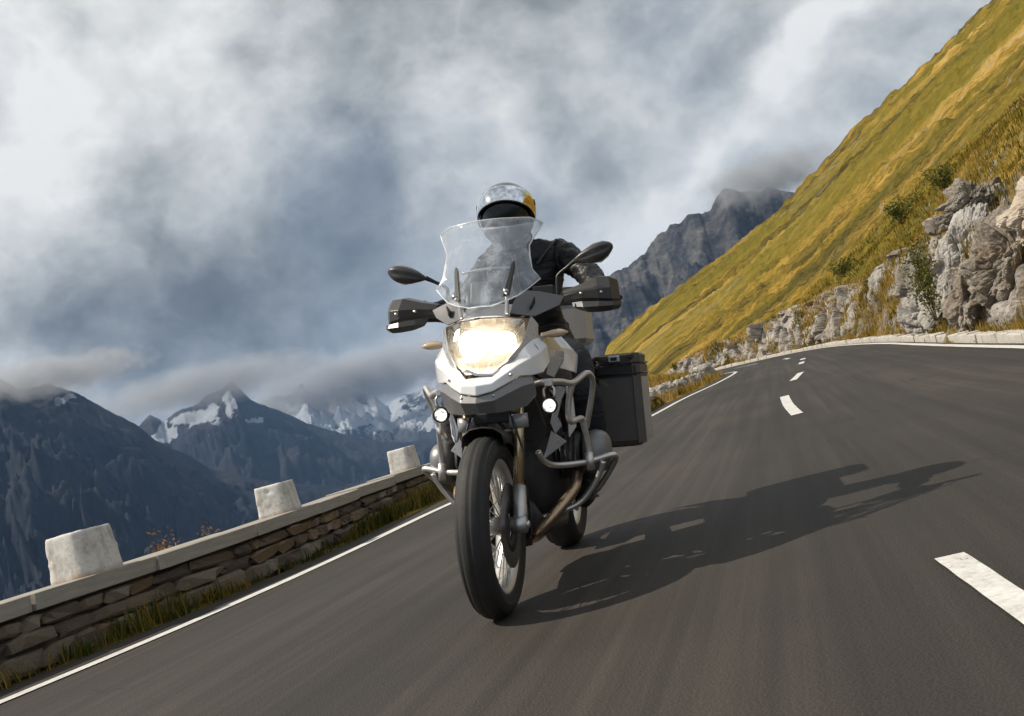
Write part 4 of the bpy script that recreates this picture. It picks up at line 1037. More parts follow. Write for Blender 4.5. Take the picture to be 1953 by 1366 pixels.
# --- headlight unit
hs = bpy.data.objects.new('headlight_unit', None); COL.objects.link(hs); hs.parent = moto
rim_o = [(0, .006, .880), (.052, .008, .880), (.080, .045, .905), (.118, .085, .932), (.148, .125, .972), (.166, .19, 1.03), (.168, .215, 1.078), (.105, .155, 1.088), (0, .130, 1.092)]
inn = [(0, .105, .905), (.05, .105, .908), (.078, .115, .925), (.105, .125, .95), (.128, .15, .985), (.138, .19, 1.03), (.135, .20, 1.06), (.09, .175, 1.068), (0, .165, 1.07)]
rows_panel('housing', [rim_o, inn], M_refl, hs, both=True, thick=.004, bevel=.0015)
bw = [fl(inn[::-1], -1)[:-1] + inn]
cc = (0, .185, 1.0)
Vb = bw[0] + [cc]; nb = len(bw[0])
pyd('back_shell', Vb, [(i, i+1, nb) for i in range(nb-1)] + [(nb-1, 0, nb)], M_refl, hs)
def lens(cx, cz, rx, rz, y, name='lens', p=2.6, mt=None, bulge=.018):
    loops = [ell((cx, y+.045, cz), rx*1.04, 0, rz*1.04, 28, p=p), ell((cx, y+.008, cz), rx, 0, rz, 28, p=p), ell((cx, y-.006, cz), rx*.85, 0, rz*.85, 28, p=p), ell((cx, y-bulge*.8, cz), rx*.5, 0, rz*.5, 28, p=p), ell((cx, y-bulge, cz), rx*.12, 0, rz*.12, 28, p=p)]
    return skin_loops(name, loops, mt or M_head, hs)
lens(-.044, .998, .050, .050, .105); lens(.062, .994, .054, .040, .105)
poly_prism('light_strip', [(-.098, .088, .945), (-.085, .083, .934), (-.03, .070, .928), (-.005, .072, .938), (-.03, .085, .944)], M_drl, hs, .01, 1, .002)
poly_prism('light_strip', [(-.118, .115, 1.015), (-.106, .115, 1.050), (-.092, .125, 1.062), (-.104, .125, 1.02)], M_drl, hs, .008, 1, .002)
poly_prism('chin_trim', [(-.062, .000, .893), (-.042, -.004, .893), (-.012, -.008, .876), (.055, -.004, .872), (.075, .02, .892), (.062, .02, .892), (.048, .006, .882), (-.008, .002, .886), (-.045, .010, .905)], M_lgrey, hs, .008, 1, .002)
for s in (-1, 1):
    poly_prism('headlight_trim', [(.172, .205, 1.088), (.190, .235, 1.055), (.190, .215, 1.005), (.150, .115, .955), (.118, .060, .922), (.092, .045, .905), (.106, .055, .932), (.142, .120, .98)], M_silver, moto, .012, s, .002)
# clear outer cover of the lamp; its translucent scatter imitates a halo
def cover_mat():
    m = bpy.data.materials.new('lamp_cover'); m.use_nodes = True
    t = NT(m.node_tree); t.N.remove(t.N['Principled BSDF']); co = t.n('ShaderNodeTexCoord').outputs['Object']
    tr = t.n('ShaderNodeBsdfTransparent'); tr.inputs[0].default_value = (.96, .96, .95, 1)
    tl = t.n('ShaderNodeBsdfTranslucent'); tl.inputs[0].default_value = (1, .96, .88, 1)
    gl = t.n('ShaderNodeBsdfGlossy'); gl.inputs['Roughness'].default_value = .04
    lw = t.n('ShaderNodeLayerWeight'); lw.inputs[0].default_value = .5
    m1 = t.n('ShaderNodeMixShader'); t.L.new(t.math('MULTIPLY_ADD', t.noise(co, 26, 5, .6), .05, .01), m1.inputs[0]); t.L.new(tr.outputs[0], m1.inputs[1]); t.L.new(tl.outputs[0], m1.inputs[2])
    m2 = t.n('ShaderNodeMixShader'); t.L.new(t.math('MULTIPLY_ADD', t.math('POWER', lw.outputs['Facing'], 4.), .6, .04, clamp=True), m2.inputs[0]); t.L.new(m1.outputs[0], m2.inputs[1]); t.L.new(gl.outputs[0], m2.inputs[2])
    t.L.new(m2.outputs[0], t.N['Material Output'].inputs[0]); return m
half_top = [(0, .118, 1.086), (.08, .132, 1.084), (.150, .185, 1.076)]
half_mid = [(0, .060, 1.005), (.09, .080, 1.000), (.152, .150, .995)]
half_lo = [(0, .035, .935), (.075, .055, .935), (.128, .105, .950)]
half_bt = [(0, .010, .884), (.050, .010, .884), (.082, .046, .908)]
cvr = rows_panel('lamp_cover', [half_top, half_mid, half_lo, half_bt], cover_mat(), hs, both=True, thick=.003, bevel=0, smooth=True)
# --- cockpit panels, instruments
for s in (-1, 1):
    rows_panel('cockpit_panel', [[(.085, .20, 1.105), (.098, .26, 1.15), (.115, .33, 1.20)], [(.150, .24, 1.092), (.175, .31, 1.135), (.185, .37, 1.19)], [(.175, .27, 1.088), (.255, .39, 1.130), (.275, .41, 1.165)]], M_cock, moto, s, .006)
    box('vent_slot', (s*.165, .295, 1.128), (.006, .07, .05), M_black, moto, .002, rot=(R(-35), s*R(20), 0))
box('instrument_panel', (0, .36, 1.20), (.19, .05, .11), M_dark, moto, .012, rot=(R(-25), 0, 0))
rows_panel('nose_top', [[(0, .125, 1.098), (.05, .13, 1.096), (.10, .16, 1.09)], [(0, .16, 1.118), (.05, .165, 1.116), (.095, .20, 1.108)], [(0, .24, 1.15), (.05, .245, 1.148), (.10, .26, 1.14)]], M_lgrey, moto, both=True, thick=.005)
# --- windscreen
SR = [(1.135, .045, .112, .115), (1.150, .098, .118, .135), (1.168, .140, .128, .17), (1.20, .177, .148, .225), (1.232, .210, .170, .275), (1.245, .200, .178, .272), (1.272, .180, .195, .275), (1.33, .172, .228, .30), (1.372, .168, .252, .328), (1.385, .174, .260, .338), (1.43, .196, .290, .380), (1.466, .214, .314, .418), (1.478, .198, .322, .410), (1.492, .168, .332, .398)]
scr = []
for z, w, yc, ye in SR:
    scr.append([(w*t_, yc+(ye-yc)*abs(t_)**1.9, z+.002*(1-abs(t_))) for t_ in np.linspace(-1, 1, 17)])
ws = grid_mesh('windscreen', np.array(scr), M_screen, moto, True); mods(ws, solid=.004)
edge = [r_[-1] for r_ in scr] + scr[-1][::-1][1:] + [r_[0] for r_ in scr[::-1]][1:] + scr[0][1:]
tube('screen_edge', edge, .0026, M_edge, ws, 6, 0)
for s in (-1, 1):
    poly_prism('screen_mount', [(.080, .135, 1.165), (.108, .150, 1.168), (.122, .235, 1.295), (.118, .245, 1.312), (.106, .240, 1.300)], M_dark, moto, .018, s, .005)
    tube('screen_knob', fl([(.10, .14, 1.185), (.10, .125, 1.183)], s), .010, M_alu, moto, 10, 0)
    tube('screen_strut', fl([(.09, .16, 1.10), (.095, .17, 1.17), (.108, .25, 1.25)], s), .008, M_steel, moto, 8)
tube('screen_crossbar', [(-.10, .27, 1.285), (0, .255, 1.29), (.10, .27, 1.285)], .006, M_steel, moto, 8)
# --- handlebar with guards, levers, mirrors
tube('handlebar', [(-.47, .60, 1.135), (-.30, .53, 1.165), (-.16, .50, 1.165), (-.09, .49, 1.10), (0, .49, 1.09), (.09, .49, 1.10), (.16, .50, 1.165), (.30, .53, 1.165), (.47, .60, 1.135)], .012, M_black, moto, 10, 5)
box('fork_yoke', (0, .36, 1.06), (.25, .11, .05), M_dark, moto, .012)
for s in (-1, 1):
    tube('grip', fl([(.335, .543, 1.158), (.455, .594, 1.138)], s), .0175, M_rub, moto, 12, 0)
    gd = bpy.data.objects.new('hand_guard', None); COL.objects.link(gd); gd.parent = moto
    top = [(.262, .455, 1.188), (.33, .435, 1.203), (.405, .43, 1.226), (.452, .445, 1.226), (.482, .485, 1.212)]
    rdg = [(.268, .435, 1.168), (.335, .40, 1.175), (.412, .385, 1.178), (.458, .410, 1.180), (.486, .470, 1.175)]
    low = [(.272, .44, 1.150), (.34, .405, 1.150), (.415, .388, 1.142), (.462, .412, 1.136), (.488, .475, 1.136)]
    und = [(.285, .475, 1.140), (.345, .45, 1.138), (.41, .445, 1.130), (.45, .455, 1.126), (.475, .49, 1.126)]
    bt = [(.275, .52, 1.195), (.335, .52, 1.213), (.405, .52, 1.236), (.448, .52, 1.234), (.474, .53, 1.218)]
    rows_panel('guard_shell', [bt, top, rdg, low, und], M_hg, gd, s, .005, .003)
    lt = [(.300, .432, 1.138), (.345, .400, 1.136), (.415, .380, 1.128), (.462, .402, 1.124), (.494, .455, 1.126)]
    lm = [(.305, .420, 1.120), (.350, .385, 1.112), (.412, .368, 1.108), (.466, .392, 1.108), (.492, .452, 1.110)]
    lb = [(.325, .440, 1.108), (.365, .410, 1.093), (.412, .395, 1.088), (.452, .412, 1.090), (.480, .468, 1.098)]
    rows_panel('guard_spoiler', [lt, lm, lb], M_hg, gd, s, .005, .0025)
    tube('guard_arm', fl([(.46, .60, 1.138), (.482, .53, 1.15), (.40, .45, 1.15), (.28, .45, 1.158), (.20, .49, 1.165)], s), .008, M_black, gd, 8)
    for bx_, bz_ in ((.345, 1.155), (.425, 1.152)): tube('guard_bolt', fl([(bx_, .402, bz_+.012), (bx_, .385, bz_+.012)], s), .006, M_steel, gd, 8, 0)
    tube('lever', fl([(.25, .475, 1.165), (.30, .465, 1.160), (.42, .50, 1.148)], s), [.008, .006, .005], M_alu, moto, 8)
    box('switch_block', (s*.285, .525, 1.17), (.055, .05, .05), M_dark, moto, .008)
    res = box('fluid_reservoir', (s*.185, .465, 1.20), (.085, .045, .040), M_dark, moto, .006)
    # mirror: teardrop housing with a raised crease
    mr = bpy.data.objects.new('mirror', None); COL.objects.link(mr); mr.parent = moto
    out_ = [(.305, .500, 1.308), (.345, .497, 1.343), (.395, .497, 1.372), (.440, .500, 1.380), (.470, .503, 1.366), (.476, .505, 1.343), (.455, .503, 1.312), (.425, .500, 1.292), (.385, .498, 1.292), (.340, .498, 1.298)]
    rg = [(.315, .490, 1.310), (.350, .470, 1.325), (.395, .455, 1.340), (.435, .455, 1.350), (.460, .472, 1.352), (.464, .478, 1.345), (.440, .462, 1.335), (.415, .458, 1.328), (.385, .462, 1.322), (.345, .478, 1.312)]
    out_ = [((x-.40)*1.15+.40, y, (z-1.336)*1.18+1.336) for x, y, z in out_]; rg = [((x-.40)*1.15+.40, y-.004, (z-1.336)*1.15+1.336) for x, y, z in rg]
    skin_loops('mirror_housing', [fl(out_, s), fl([((x*.6+c[0]*.4), (y*.35+c[1]*.65)-.004, (z*.6+c[2]*.4)) for (x, y, z), c in zip(out_, rg)], s), fl(rg, s)], M_hg, mr, smooth=True, sub=1)
    skin_loops('mirror_glass', [fl([((x-.40)*.84+.40, y+.002, (z-1.336)*.84+1.336) for x, y, z in out_], s), fl([((x-.40)*.82+.40, y+.006, (z-1.336)*.82+1.336) for x, y, z in out_], s)], M_rim, mr, smooth=False)
    tube('mirror_stem', fl([(.318, .497, 1.311), (.285, .51, 1.292), (.243, .52, 1.266), (.234, .52, 1.245), (.232, .52, 1.175)], s), [.011, .0075, .007, .008, .010], M_black, mr, 8)
    # indicators
    n_ = 12; loops = []
    for x, r1 in ((.19, .008), (.215, .011), (.235, .016), (.26, .017), (.28, .012), (.297, .003)):
        loops.append(ell((s*x, .285, 1.015+.01*(x-.19)), 0, r1*1.25, r1, 12, 'yz'))
    skin_loops('indicator', loops, M_amber, moto)
# --- tank, side panels, seat
def body_loop(y, hw, zt, zb, zs):
    return [(-hw*.55, y, zt-.012), (0, y, zt), (hw*.55, y, zt-.012), (hw*.9, y, zt-.06), (hw, y, zs), (hw*.82, y, zb+.04), (hw*.6, y, zb), (0, y, zb), (-hw*.6, y, zb), (-hw*.82, y, zb+.04), (-hw, y, zs), (-hw*.9, y, zt-.06)]
skin_loops('fuel_tank', [body_loop(.36, .155, 1.00, .82, .93), body_loop(.44, .215, 1.045, .80, .945), body_loop(.56, .238, 1.055, .79, .93), body_loop(.70, .215, 1.03, .79, .90), body_loop(.82, .14, .95, .79, .86), body_loop(.90, .11, .88, .79, .84)], M_lgrey, moto, sub=2)
for s in (-1, 1):
    rows_panel('tank_panel', [[(.172, .38, 1.02), (.205, .50, 1.035), (.210, .64, 1.01), (.165, .80, .94)], [(.222, .40, .965), (.256, .52, .955), (.262, .68, .935), (.205, .84, .875)], [(.215, .42, .885), (.255, .52, .865), (.268, .70, .845), (.20, .86, .815)]], M_white, moto, s, .006, .006)
    rows_panel('shroud', [[(.215, .28, .885), (.240, .36, .875), (.258, .50, .865)], [(.212, .30, .845), (.245, .38, .832), (.262, .50, .82)], [(.200, .31, .80), (.228, .38, .79), (.25, .50, .79)]], M_dark, moto, s, .005, .003)
    poly_prism('shroud_blade', [(.192, .325, .805), (.232, .322, .812), (.258, .36, .80), (.238, .335, .760), (.216, .330, .69), (.225, .36, .655), (.200, .335, .625), (.186, .325, .672), (.214, .328, .765)], M_silver, moto, .014, s, .002)
    poly_prism('shroud_blade', [(.186, .33, .64), (.238, .365, .590), (.146, .325, .530)], M_silver, moto, .012, s, .002)
    poly_prism('radiator_cover', [(.245, .42, .81), (.262, .46, .80), (.262, .48, .64), (.235, .44, .60)], M_white, moto, .015, s, .003)
    rd = box('radiator', (s*.135, .375, .715), (.125, .035, .21), M_rad, moto, .004, rot=(0, s*R(-8), s*R(18)))
    for k in range(6): box('radiator_fin', (s*.135, .352+.0*k, .635+.032*k), (.115, .004, .004), M_dark, rd, 0, rot=(0, 0, s*R(18)))
    poly_prism('air_duct', [(.075, .20, .80), (.150, .215, .79), (.175, .28, .66), (.150, .30, .585), (.085, .26, .62)], M_dark, moto, .03, s, .004)
skin_loops('seat', [ell((0, .84, .885), .13, 0, .05, 14, p=2.6), ell((0, .98, .865), .165, 0, .055, 14, p=2.6), ell((0, 1.12, .88), .17, 0, .06, 14, p=2.6), ell((0, 1.22, .925), .15, 0, .055, 14, p=2.6), ell((0, 1.42, .935), .13, 0, .05, 14, p=2.6)], M_dark, moto, sub=1)
skin_loops('tail_frame', [ell((0, .80, .76), .12, 0, .06, 12, p=3), ell((0, 1.15, .80), .11, 0, .06, 12, p=3), ell((0, 1.58, .87), .07, 0, .035, 12, p=3)], M_dark, moto)
# --- engine
skin_loops('engine_block', [ell((0, .40, .47), .12, 0, .13, 16, p=3.2), ell((0, .50, .45), .17, 0, .19, 16, p=3.2), ell((0, .75, .46), .17, 0, .20, 16, p=3.2), ell((0, .98, .50), .12, 0, .15, 16, p=3.2)], M_dark, moto)
skin_loops('skid_plate', [ell((0, .30, .33), .10, 0, .07, 12, p=3.5), ell((0, .38, .26), .13, 0, .05, 12, p=3.5), ell((0, .80, .225), .14, 0, .03, 12, p=3.5), ell((0, .95, .26), .12, 0, .03, 12, p=3.5)], M_dark, moto)
for s in (-1, 1):
    cyl = skin_loops('cylinder', [ell((s*.15, .575, .52), 0, .085, .085, 14, 'yz', 2.8), ell((s*.26, .575, .525), 0, .088, .085, 14, 'yz', 2.8)], M_eng, moto)
    for k in range(5): skin_loops('cooling_fin', [ell((s*(.165+.02*k), .575, .522), 0, .098, .095, 14, 'yz', 2.8), ell((s*(.171+.02*k), .575, .522), 0, .098, .095, 14, 'yz', 2.8)], M_eng, cyl)
    skin_loops('cylinder_cover', [ell((s*.26, .575, .525), 0, .098, .092, 16, 'yz', 2.6), ell((s*.33, .575, .53), 0, .100, .094, 16, 'yz', 2.6), ell((s*.368, .575, .53), 0, .085, .078, 16, 'yz', 2.6), ell((s*.385, .575, .53), 0, .05, .045, 16, 'yz', 2.6)], M_cyl, moto, sub=1)
    tube('exhaust_pipe', fl([(.245, .50, .45), (.240, .43, .40), (.185, .36, .33), (.115, .325, .262), (.07, .36, .225), (.06, .55, .21), (.08, .9, .23)], s), .0225, M_pipe, moto, 12)
    tube('footpeg', fl([(.16, .74, .33), (.29, .74, .335)], s), .013, M_alu, moto, 8, 0)
    tube('frame_tube', fl([(.06, .30, .95), (.17, .50, .80), (.16, .75, .72), (.13, 1.0, .60)], s), .016, M_dark, moto, 10)
mf = skin_loops('silencer', [ell((-.185, 1.05, .40), .05, 0, .06, 16), ell((-.20, 1.15, .43), .065, 0, .078, 16), ell((-.215, 1.45, .52), .065, 0, .082, 16), ell((-.22, 1.55, .55), .045, 0, .06, 16)], M_alu, moto)
tube('swing_arm', [(.11, .90, .40), (.125, 1.2, .36), (.115, 1.48, .325)], [.05, .045, .05], M_eng, moto, 12)
tube('shock_spring', [(0, 1.02, .76), (0, .98, .45)], .03, M_steel, moto, 12, 0)
# --- crash bars and fog lights
for s in (-1, 1):
    cb = bpy.data.objects.new('crash_bar', None); COL.objects.link(cb); cb.parent = moto
    T = lambda pts, r_=.0125: tube('bar_tube', fl(pts, s), r_, M_steel, cb, 12, 6)
    T([(.120, .25, .815), (.165, .22, .829), (.205, .215, .832), (.250, .27, .828), (.288, .33, .818), (.330, .41, .850), (.346, .45, .838), (.343, .48, .795), (.320, .50, .706), (.296, .52, .63)])
    T([(.288, .33, .818), (.268, .336, .76), (.258, .34, .70), (.263, .35, .668), (.282, .39, .672), (.297, .425, .672), (.302, .44, .63), (.307, .46, .553), (.309, .46, .475)])
    T([(.135, .29, .565), (.148, .32, .525), (.185, .38, .500), (.289, .46, .497), (.384, .50, .514), (.404, .52, .508), (.392, .56, .479), (.326, .62, .393), (.25, .70, .32)])
    T([(.358, .485, .495), (.322, .50, .418), (.248, .50, .335), (.161, .45, .305), (.10, .42, .29)])
    tube('bar_clamp', fl([(.306, .458, .535), (.310, .458, .465)], s), .018, M_steel, cb, 12, 0)
    fgl = bpy.data.objects.new('fog_light', None); COL.objects.link(fgl); fgl.parent = moto
    fx, fy, fz = .214, .20, .742
    lathe('fog_body', [(0, fy+.055), (.020, fy+.052), (.028, fy+.025), (.031, fy), (.031, fy-.014), (.026, fy-.014), (.025, fy-.006)], M_black, fgl, 28, axis='y', center=(s*fx, 0, fz))
    lathe('fog_bowl', [(.0262, fy-.006), (.020, fy+.004), (.012, fy+.010), (0, fy+.012)], M_rim, fgl, 28, axis='y', center=(s*fx, 0, fz))
    lathe('fog_lens', [(.0185, fy+.003), (.017, fy-.004), (.010, fy-.008), (0, fy-.009)], M_fog, fgl, 24, axis='y', center=(s*fx, 0, fz))
    for q in (-1, 1): tube('bracket', fl([(fx+q*.018, fy+.008, fz+.028), (fx+q*.020, fy+.012, fz+.062), (fx, fy+.016, fz+.078)], s), .005, M_steel, fgl, 8, 3)
    box('clamp', (s*fx, fy+.016, fz+.086), (.034, .03, .03), M_steel, fgl, .005)
# --- panniers, top case, rack
def pannier(s, hw0, hw1):
    p = bpy.data.objects.new('pannier', None); COL.objects.link(p); p.parent = moto
    xm = (hw0+hw1)/2*s; w = hw1-hw0
    def lp(z, k=1., y0=1.16, y1=1.60, ins=0.):
        x0, x1 = (hw0+ins), (hw1-ins); c = .030
        return fl([(x0+c, y0+ins, z), (x1-c, y0+ins, z), (x1, y0+c+ins, z), (x1, y1-c-ins, z), (x1-c, y1-ins, z), (x0+c, y1-ins, z), (x0, y1-c-ins, z), (x0, y0+c+ins, z)], s)
    skin_loops('case_body', [lp(.495, ins=.03), lp(.505, ins=.012), lp(.525), lp(.70), lp(.825)], M_pann, p, smooth=False)
    poly_prism('side_sheet', [(hw1+.001, 1.20, .515), (hw1+.001, 1.56, .515), (hw1+.001, 1.56, .815), (hw1+.001, 1.20, .815)], M_pannl, p, .004, s, .001, push=(1, 0, 0))
    poly_prism('corner_strip', [(hw1-.033, 1.156, .51), (hw1+.002, 1.188, .51), (hw1+.002, 1.188, .93), (hw1-.033, 1.156, .93)], M_pann, p, .004, s, .001, push=(.7, -.7, 0))
    skin_loops('lid', [lp(.822, ins=-.004), lp(.87, ins=-.004), lp(.885, ins=.006), lp(.888, ins=.012)], M_black, p, smooth=False)
    skin_loops('lid_top', [lp(.889, ins=.004), lp(.922, ins=.002), lp(.932, ins=.014)], M_dark, p, smooth=False)
    for k, (x, z) in enumerate(((.30, .91), (.46, .91))): 
        box('lashing_eye', (s*(hw0+(hw1-hw0)*(.15+.7*k)), 1.15, .915), (.03, .02, .02), M_dark, p, .004)
    box('latch', (xm, 1.150, .908), (.055, .014, .03), M_alu, p, .004); box('latch_slot', (xm, 1.142, .908), (.030, .006, .016), M_black, p, .002)
    for z in (.885, .835): tube('lid_seam', lp(z, ins=-.006)+[lp(z, ins=-.006)[0]], .004, M_black, p, 6, 0)
pannier(1, .250, .470); pannier(-1, .250, .400)
tcs = bpy.data.objects.new('top_case', None); COL.objects.link(tcs); tcs.parent = moto
def tl(z, ins=0.):
    c = .045; x = .200-ins; y0, y1 = 1.40+ins, 1.76-ins
    return [(-x+c, y0, z), (x-c, y0, z), (x, y0+c, z), (x, y1-c, z), (x-c, y1, z), (-x+c, y1, z), (-x, y1-c, z), (-x, y0+c, z)]
skin_loops('case_body', [tl(1.0, .03), tl(1.01, .012), tl(1.03), tl(1.20)], M_pannl, tcs, smooth=False)
skin_loops('lid', [tl(1.202, -.004), tl(1.26, -.002), tl(1.29, .015), tl(1.295, .04)], M_black, tcs, smooth=False)
for z in (.972, .985): box('rack_plate', (0, 1.56, z), (.24, .34, .012), M_dark, moto, .004)
for s in (-1, 1):
    tube('grab_rail', fl([(.13, 1.05, .86), (.195, 1.12, .895), (.205, 1.20, .945), (.165, 1.42, .965), (.10, 1.62, .965)], s), .014, M_rim, moto, 10)
    tube('pannier_rack', fl([(.13, 1.0, .80), (.235, 1.12, .86), (.24, 1.50, .86), (.24, 1.55, .62), (.22, 1.15, .60), (.13, .95, .55)], s), .008, M_dark, moto, 8)
skin_loops('rear_mudguard', [ell((0, 1.55, .80), .08, 0, .03, 10, p=3), ell((0, 1.78, .62), .09, 0, .015, 10, p=3), ell((0, 1.84, .50), .085, 0, .01, 10, p=3)], M_dark, moto)

# ------------------------------------------------------------------ rider
rider = bpy.data.objects.new('person', None); COL.objects.link(rider)
rider.location = moto.location; rider.rotation_euler = moto.rotation_euler
tag(rider, 'rider in black jacket and helmet with raised mirror visor gripping the handlebar', 'person')
def cloth(name, col, rough=.6, fold=1., spec=.4):
    m = bpy.data.materials.new(name); m.use_nodes = True
    t = NT(m.node_tree); b = t.N['Principled BSDF']; co = t.n('ShaderNodeTexCoord').outputs['Object']
    n1 = t.noise(t.mapping(co, (7, 7, 18)), 1.0, 4, .55, 1.2); n2 = t.noise(co, 260, 2, .5)
    t.L.new(t.mix(n1, tuple(c*.7 for c in col), tuple(c*1.35 for c in col)), b.inputs['Base Color'])
    b.inputs['Roughness'].default_value = rough; b.inputs['Specular IOR Level'].default_value = spec
    b.inputs['Sheen Weight'].default_value = 0.
    bp = t.n('ShaderNodeBump'); bp.inputs['Strength'].default_value = .8*fold; bp.inputs['Distance'].default_value = .02
    t.L.new(t.math('ADD', n1, t.math('MULTIPLY', n2, .03)), bp.inputs['Height']); t.L.new(bp.outputs[0], b.inputs['Normal'])
    return m
M_jack = cloth('black_jacket', (.0075, .0078, .0088), .42, spec=.35); M_jean = cloth('dark_trousers', (.020, .022, .028), .75)
M_glove = cloth('black_glove', (.014, .014, .014), .5, .5); M_boot = cloth('black_boot', (.018, .016, .015), .45, .4)
def skin_body(name, pts, edges, rads, mt, parent, root=0, sub=2, disp=.0):
    me = bpy.data.meshes.new(name); me.from_pydata(pts, edges, []); me.update()
    o = link(name, me, mt, parent)
    md = o.modifiers.new('skin', 'SKIN'); md.use_smooth_shade = True
    for i, r_ in enumerate(rads):
        sv = me.skin_vertices[0].data[i]; sv.radius = (r_, r_) if not hasattr(r_, '__len__') else r_; sv.use_root = (i == root)
    sb = o.modifiers.new('sub', 'SUBSURF'); sb.levels = sub; sb.render_levels = sub
    if disp:
        tx = bpy.data.textures.new(name+'_folds', 'CLOUDS'); tx.noise_scale = .05; tx.noise_depth = 3
        d = o.modifiers.new('folds', 'DISPLACE'); d.texture = tx; d.strength = disp; d.mid_level = .5
    return o
bp_, be_, br_ = [], [], []
def jn(p, r_, par=None):
    bp_.append(p); br_.append(r_)
    if par is not None: be_.append((par, len(bp_)-1))
    return len(bp_)-1
pel = jn((0, 1.02, .97), (.17, .15)); wst = jn((.01, .985, 1.12), (.155, .14), pel); chs = jn((.025, .925, 1.27), (.165, .14), wst); upc = jn((.02, .885, 1.365), (.155, .11), chs); nk = jn((-.005, .865, 1.46), .065, upc); hd = jn((-.01, .845, 1.53), .07, nk)
for s in (-1, 1):
    sh = jn((.185, .895, 1.395) if s > 0 else (-.125, .895, 1.375), .078, upc); ua = jn((.265, .835, 1.345) if s > 0 else (-.195, .84, 1.28), .064, sh); el_ = jn((.345, .745, 1.265) if s > 0 else (-.265, .75, 1.185), .056, ua); fa = jn((.372, .655, 1.22) if s > 0 else (-.33, .665, 1.178), .050, el_); wr_ = jn((s*.385, .592, 1.185), .040, fa)
    hp = jn((s*.12, .98, .93), .115, pel); th = jn((s*.20, .80, .895), .098, hp); kn = jn((s*.250, .66, .80), .070, th); sn = jn((s*.285, .70, .66), .064, kn); an = jn((s*.245, .79, .46), .050, sn)
body = skin_body('body', bp_, be_, br_, M_jack, rider, 0, 3, .040)
body['label'] = 'black jacket and trousers'
for s in (-1, 1):
    skin_body('boot', fl([(.250, .785, .50), (.243, .795, .40), (.238, .79, .355), (.240, .70, .335), (.240, .61, .325)], s), [(0, 1), (1, 2), (2, 3), (3, 4)], [.058, .056, .055, .046, .036], M_boot, rider, 0, 2)
    tube('trouser_leg', fl([(.12, .98, .94), (.21, .80, .90), (.255, .66, .805), (.278, .68, .74), (.285, .72, .63), (.258, .78, .49)], s), [.110, .098, .076, .074, .070, .064], M_jean, rider, 18, 6)
    # gloved hand closed round the grip: palm, four fingers, thumb
    hnd = bpy.data.objects.new('glove', None); COL.objects.link(hnd); hnd.parent = rider
    skin_body('palm', fl([(.385, .60, 1.19), (.390, .575, 1.176), (.395, .562, 1.168)], s), [(0, 1), (1, 2)], [.036, .034, .03], M_glove, hnd, 0, 2)
    for k, ln in enumerate((.92, 1.0, .96, .8)):
        x = .360+.0235*k; yb = .558+.0085*k; zb = 1.160-.0035*k
        skin_body('finger', fl([(x, yb+.012, zb+.022), (x, yb-.022*ln, zb+.020), (x, yb-.034*ln, zb-.002), (x, yb-.020*ln, zb-.022), (x, yb+.004, zb-.025)], s), [(0, 1), (1, 2), (2, 3), (3, 4)], [.0105, .010, .0098, .009, .008], M_glove, hnd, 0, 1)
    skin_body('thumb', fl([(.368, .585, 1.172), (.343, .572, 1.155), (.338, .555, 1.138), (.340, .540, 1.134)], s), [(0, 1), (1, 2), (2, 3)], [.013, .012, .0105, .009], M_glove, hnd, 0, 1)
# helmet
M_hel = mat('helmet_black', (.014, .014, .016), .18, var=.1, coat=.8)
M_chin = mat('helmet_chin', (.42, .43, .45), .3, var=.1, coat=.5)  # pale grey holds the screen's reflection in the chin colour
M_opening = mat('opening_dark', (.006, .006, .006), .14, var=0, spec=.45)  # for a dark sheet standing in for shade in the helmet opening
def visor_mat():
    m = bpy.data.materials.new('mirror_visor'); m.use_nodes = True
    t = NT(m.node_tree); b = t.N['Principled BSDF']; co = t.n('ShaderNodeTexCoord').outputs['Object']
    sx = t.n('ShaderNodeSeparateXYZ'); t.L.new(co, sx.inputs[0])
    # mirror silver, yellow reflection painted in towards one temple, with faint smudges
    f = t.ramp(t.math('ADD', sx.outputs[0], t.math('MULTIPLY', t.math('SUBTRACT', t.noise(co, 14, 4, .6), .5), .04)), [(.0, (.86, .89, .94)), (.092, (.80, .84, .92)), (.104, (.80, .62, .25)), (.14, (.85, .58, .15))])
    t.L.new(f, b.inputs['Base Color']); b.inputs['Metallic'].default_value = 1.; 
    t.L.new(t.math('MULTIPLY_ADD', t.noise(co, 30, 4, .6), .14, .02), b.inputs['Roughness'])
    return m
M_visor = visor_mat()
hel = bpy.data.objects.new('helmet', None); COL.objects.link(hel); hel.parent = rider; hel.location = (-.022, .855, 1.605); hel.rotation_euler = (R(6), 0, R(4))
def helm_pt(th, ph, k=1.):
    """th: 0 = front (-y), ph elevation"""
    x = .123*math.sin(th)*math.cos(ph); y = -.148*math.cos(th)*math.cos(ph); z = .128*math.sin(ph)
    if ph < 0: 
        z *= 1.22; f = 1-.10*(-ph/1.2)**2; x *= f
        y = y*f - (.018*(-ph) if math.cos(th) > 0 else 0)*math.cos(th)
    return (x*k, y*k, z*k)
def helm_patch(name, th0, th1, ph0, ph1, mt, k, nt=36, npn=16, thick=.006, shape=None):
    P_ = []
    for j in range(npn):
        row = []
        for i in range(nt):
            u, v_ = i/(nt-1), j/(npn-1); th = th0+(th1-th0)*u
            a0, a1 = (ph0, ph1) if shape is None else shape(u)
            row.append(helm_pt(th, a0+(a1-a0)*v_, k))
        P_.append(row)
    o = grid_mesh(name, np.array(P_), mt, hel, True); mods(o, solid=thick); return o
pi = math.pi
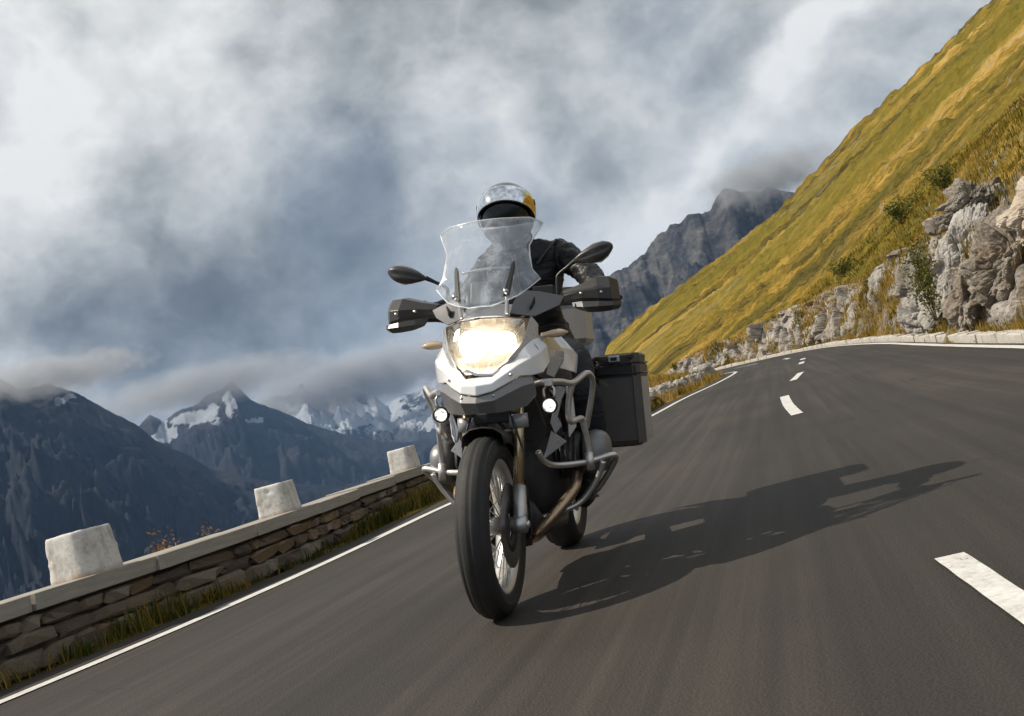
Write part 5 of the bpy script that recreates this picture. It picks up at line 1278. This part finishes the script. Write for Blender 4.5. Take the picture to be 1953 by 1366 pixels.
helm_patch('shell', -pi, pi, R(22), R(90), M_hel, 1.0, 64, 14)
helm_patch('shell_back', R(78), R(282), R(-62), R(24), M_hel, 1.0, 44, 18)
ch = lambda u: (R(-66), R(-24)+R(-2)*math.cos((u-.5)*6))
helm_patch('chin_bar', R(-80), R(80), 0, 0, M_chin, 1.03, 44, 12, .012, ch)
vs = lambda u: (R(17)-R(36)*abs(2*u-1)**2.0, R(54)-R(24)*abs(2*u-1)**2)
helm_patch('visor', R(-84), R(84), 0, 0, M_visor, 1.075, 48, 16, .004, vs)
helm_patch('opening_shade', R(-80), R(80), R(-30), R(26), M_opening, .965, 40, 14, .004)
vr = [helm_pt(R(-84)+R(168)*i/47, vs(i/47)[0], 1.08) for i in range(48)]
tube('visor_rim', vr, .0035, M_black, hel, 6, 0)
for s in (-1, 1): lathe('visor_pivot', [(0, s*.134), (.022, s*.132), (.024, s*.120)], M_hel, hel, 20, axis='x', center=(0, -.005, .02))
helm_patch('neck_roll', -pi, pi, R(-74), R(-56), M_jack, .93, 40, 6, .01)
# scarf under the chin
M_scarf = cloth('grey_scarf', (.30, .30, .31), .8, 1.)
skin_loops('scarf', [ell((-.005, .868, 1.425), .088, .082, 0, 20, 'xy'), ell((-.008, .860, 1.46), .094, .092, 0, 20, 'xy'), ell((-.010, .855, 1.50), .085, .088, 0, 20, 'xy')], M_scarf, rider, caps=False, sub=1)

# collar, zip and shoulder seams of the jacket
M_trim = mat('jacket_trim', (.035, .036, .04), .5, var=.2)
skin_loops('collar', [ell((.012, .872, 1.385), .100, .088, 0, 20, 'xy'), ell((.004, .868, 1.425), .088, .080, 0, 20, 'xy'), ell((-.002, .866, 1.455), .084, .078, 0, 20, 'xy')], M_jack, rider, caps=False, sub=1)
tube('zip', [(.012, .782, 1.40), (.02, .772, 1.33), (.024, .778, 1.25), (.018, .83, 1.12)], .005, M_trim, rider, 6)
tube('shoulder_strap', [(.105, .80, 1.35), (.15, .815, 1.405), (.19, .86, 1.455)], .007, M_trim, rider, 6)
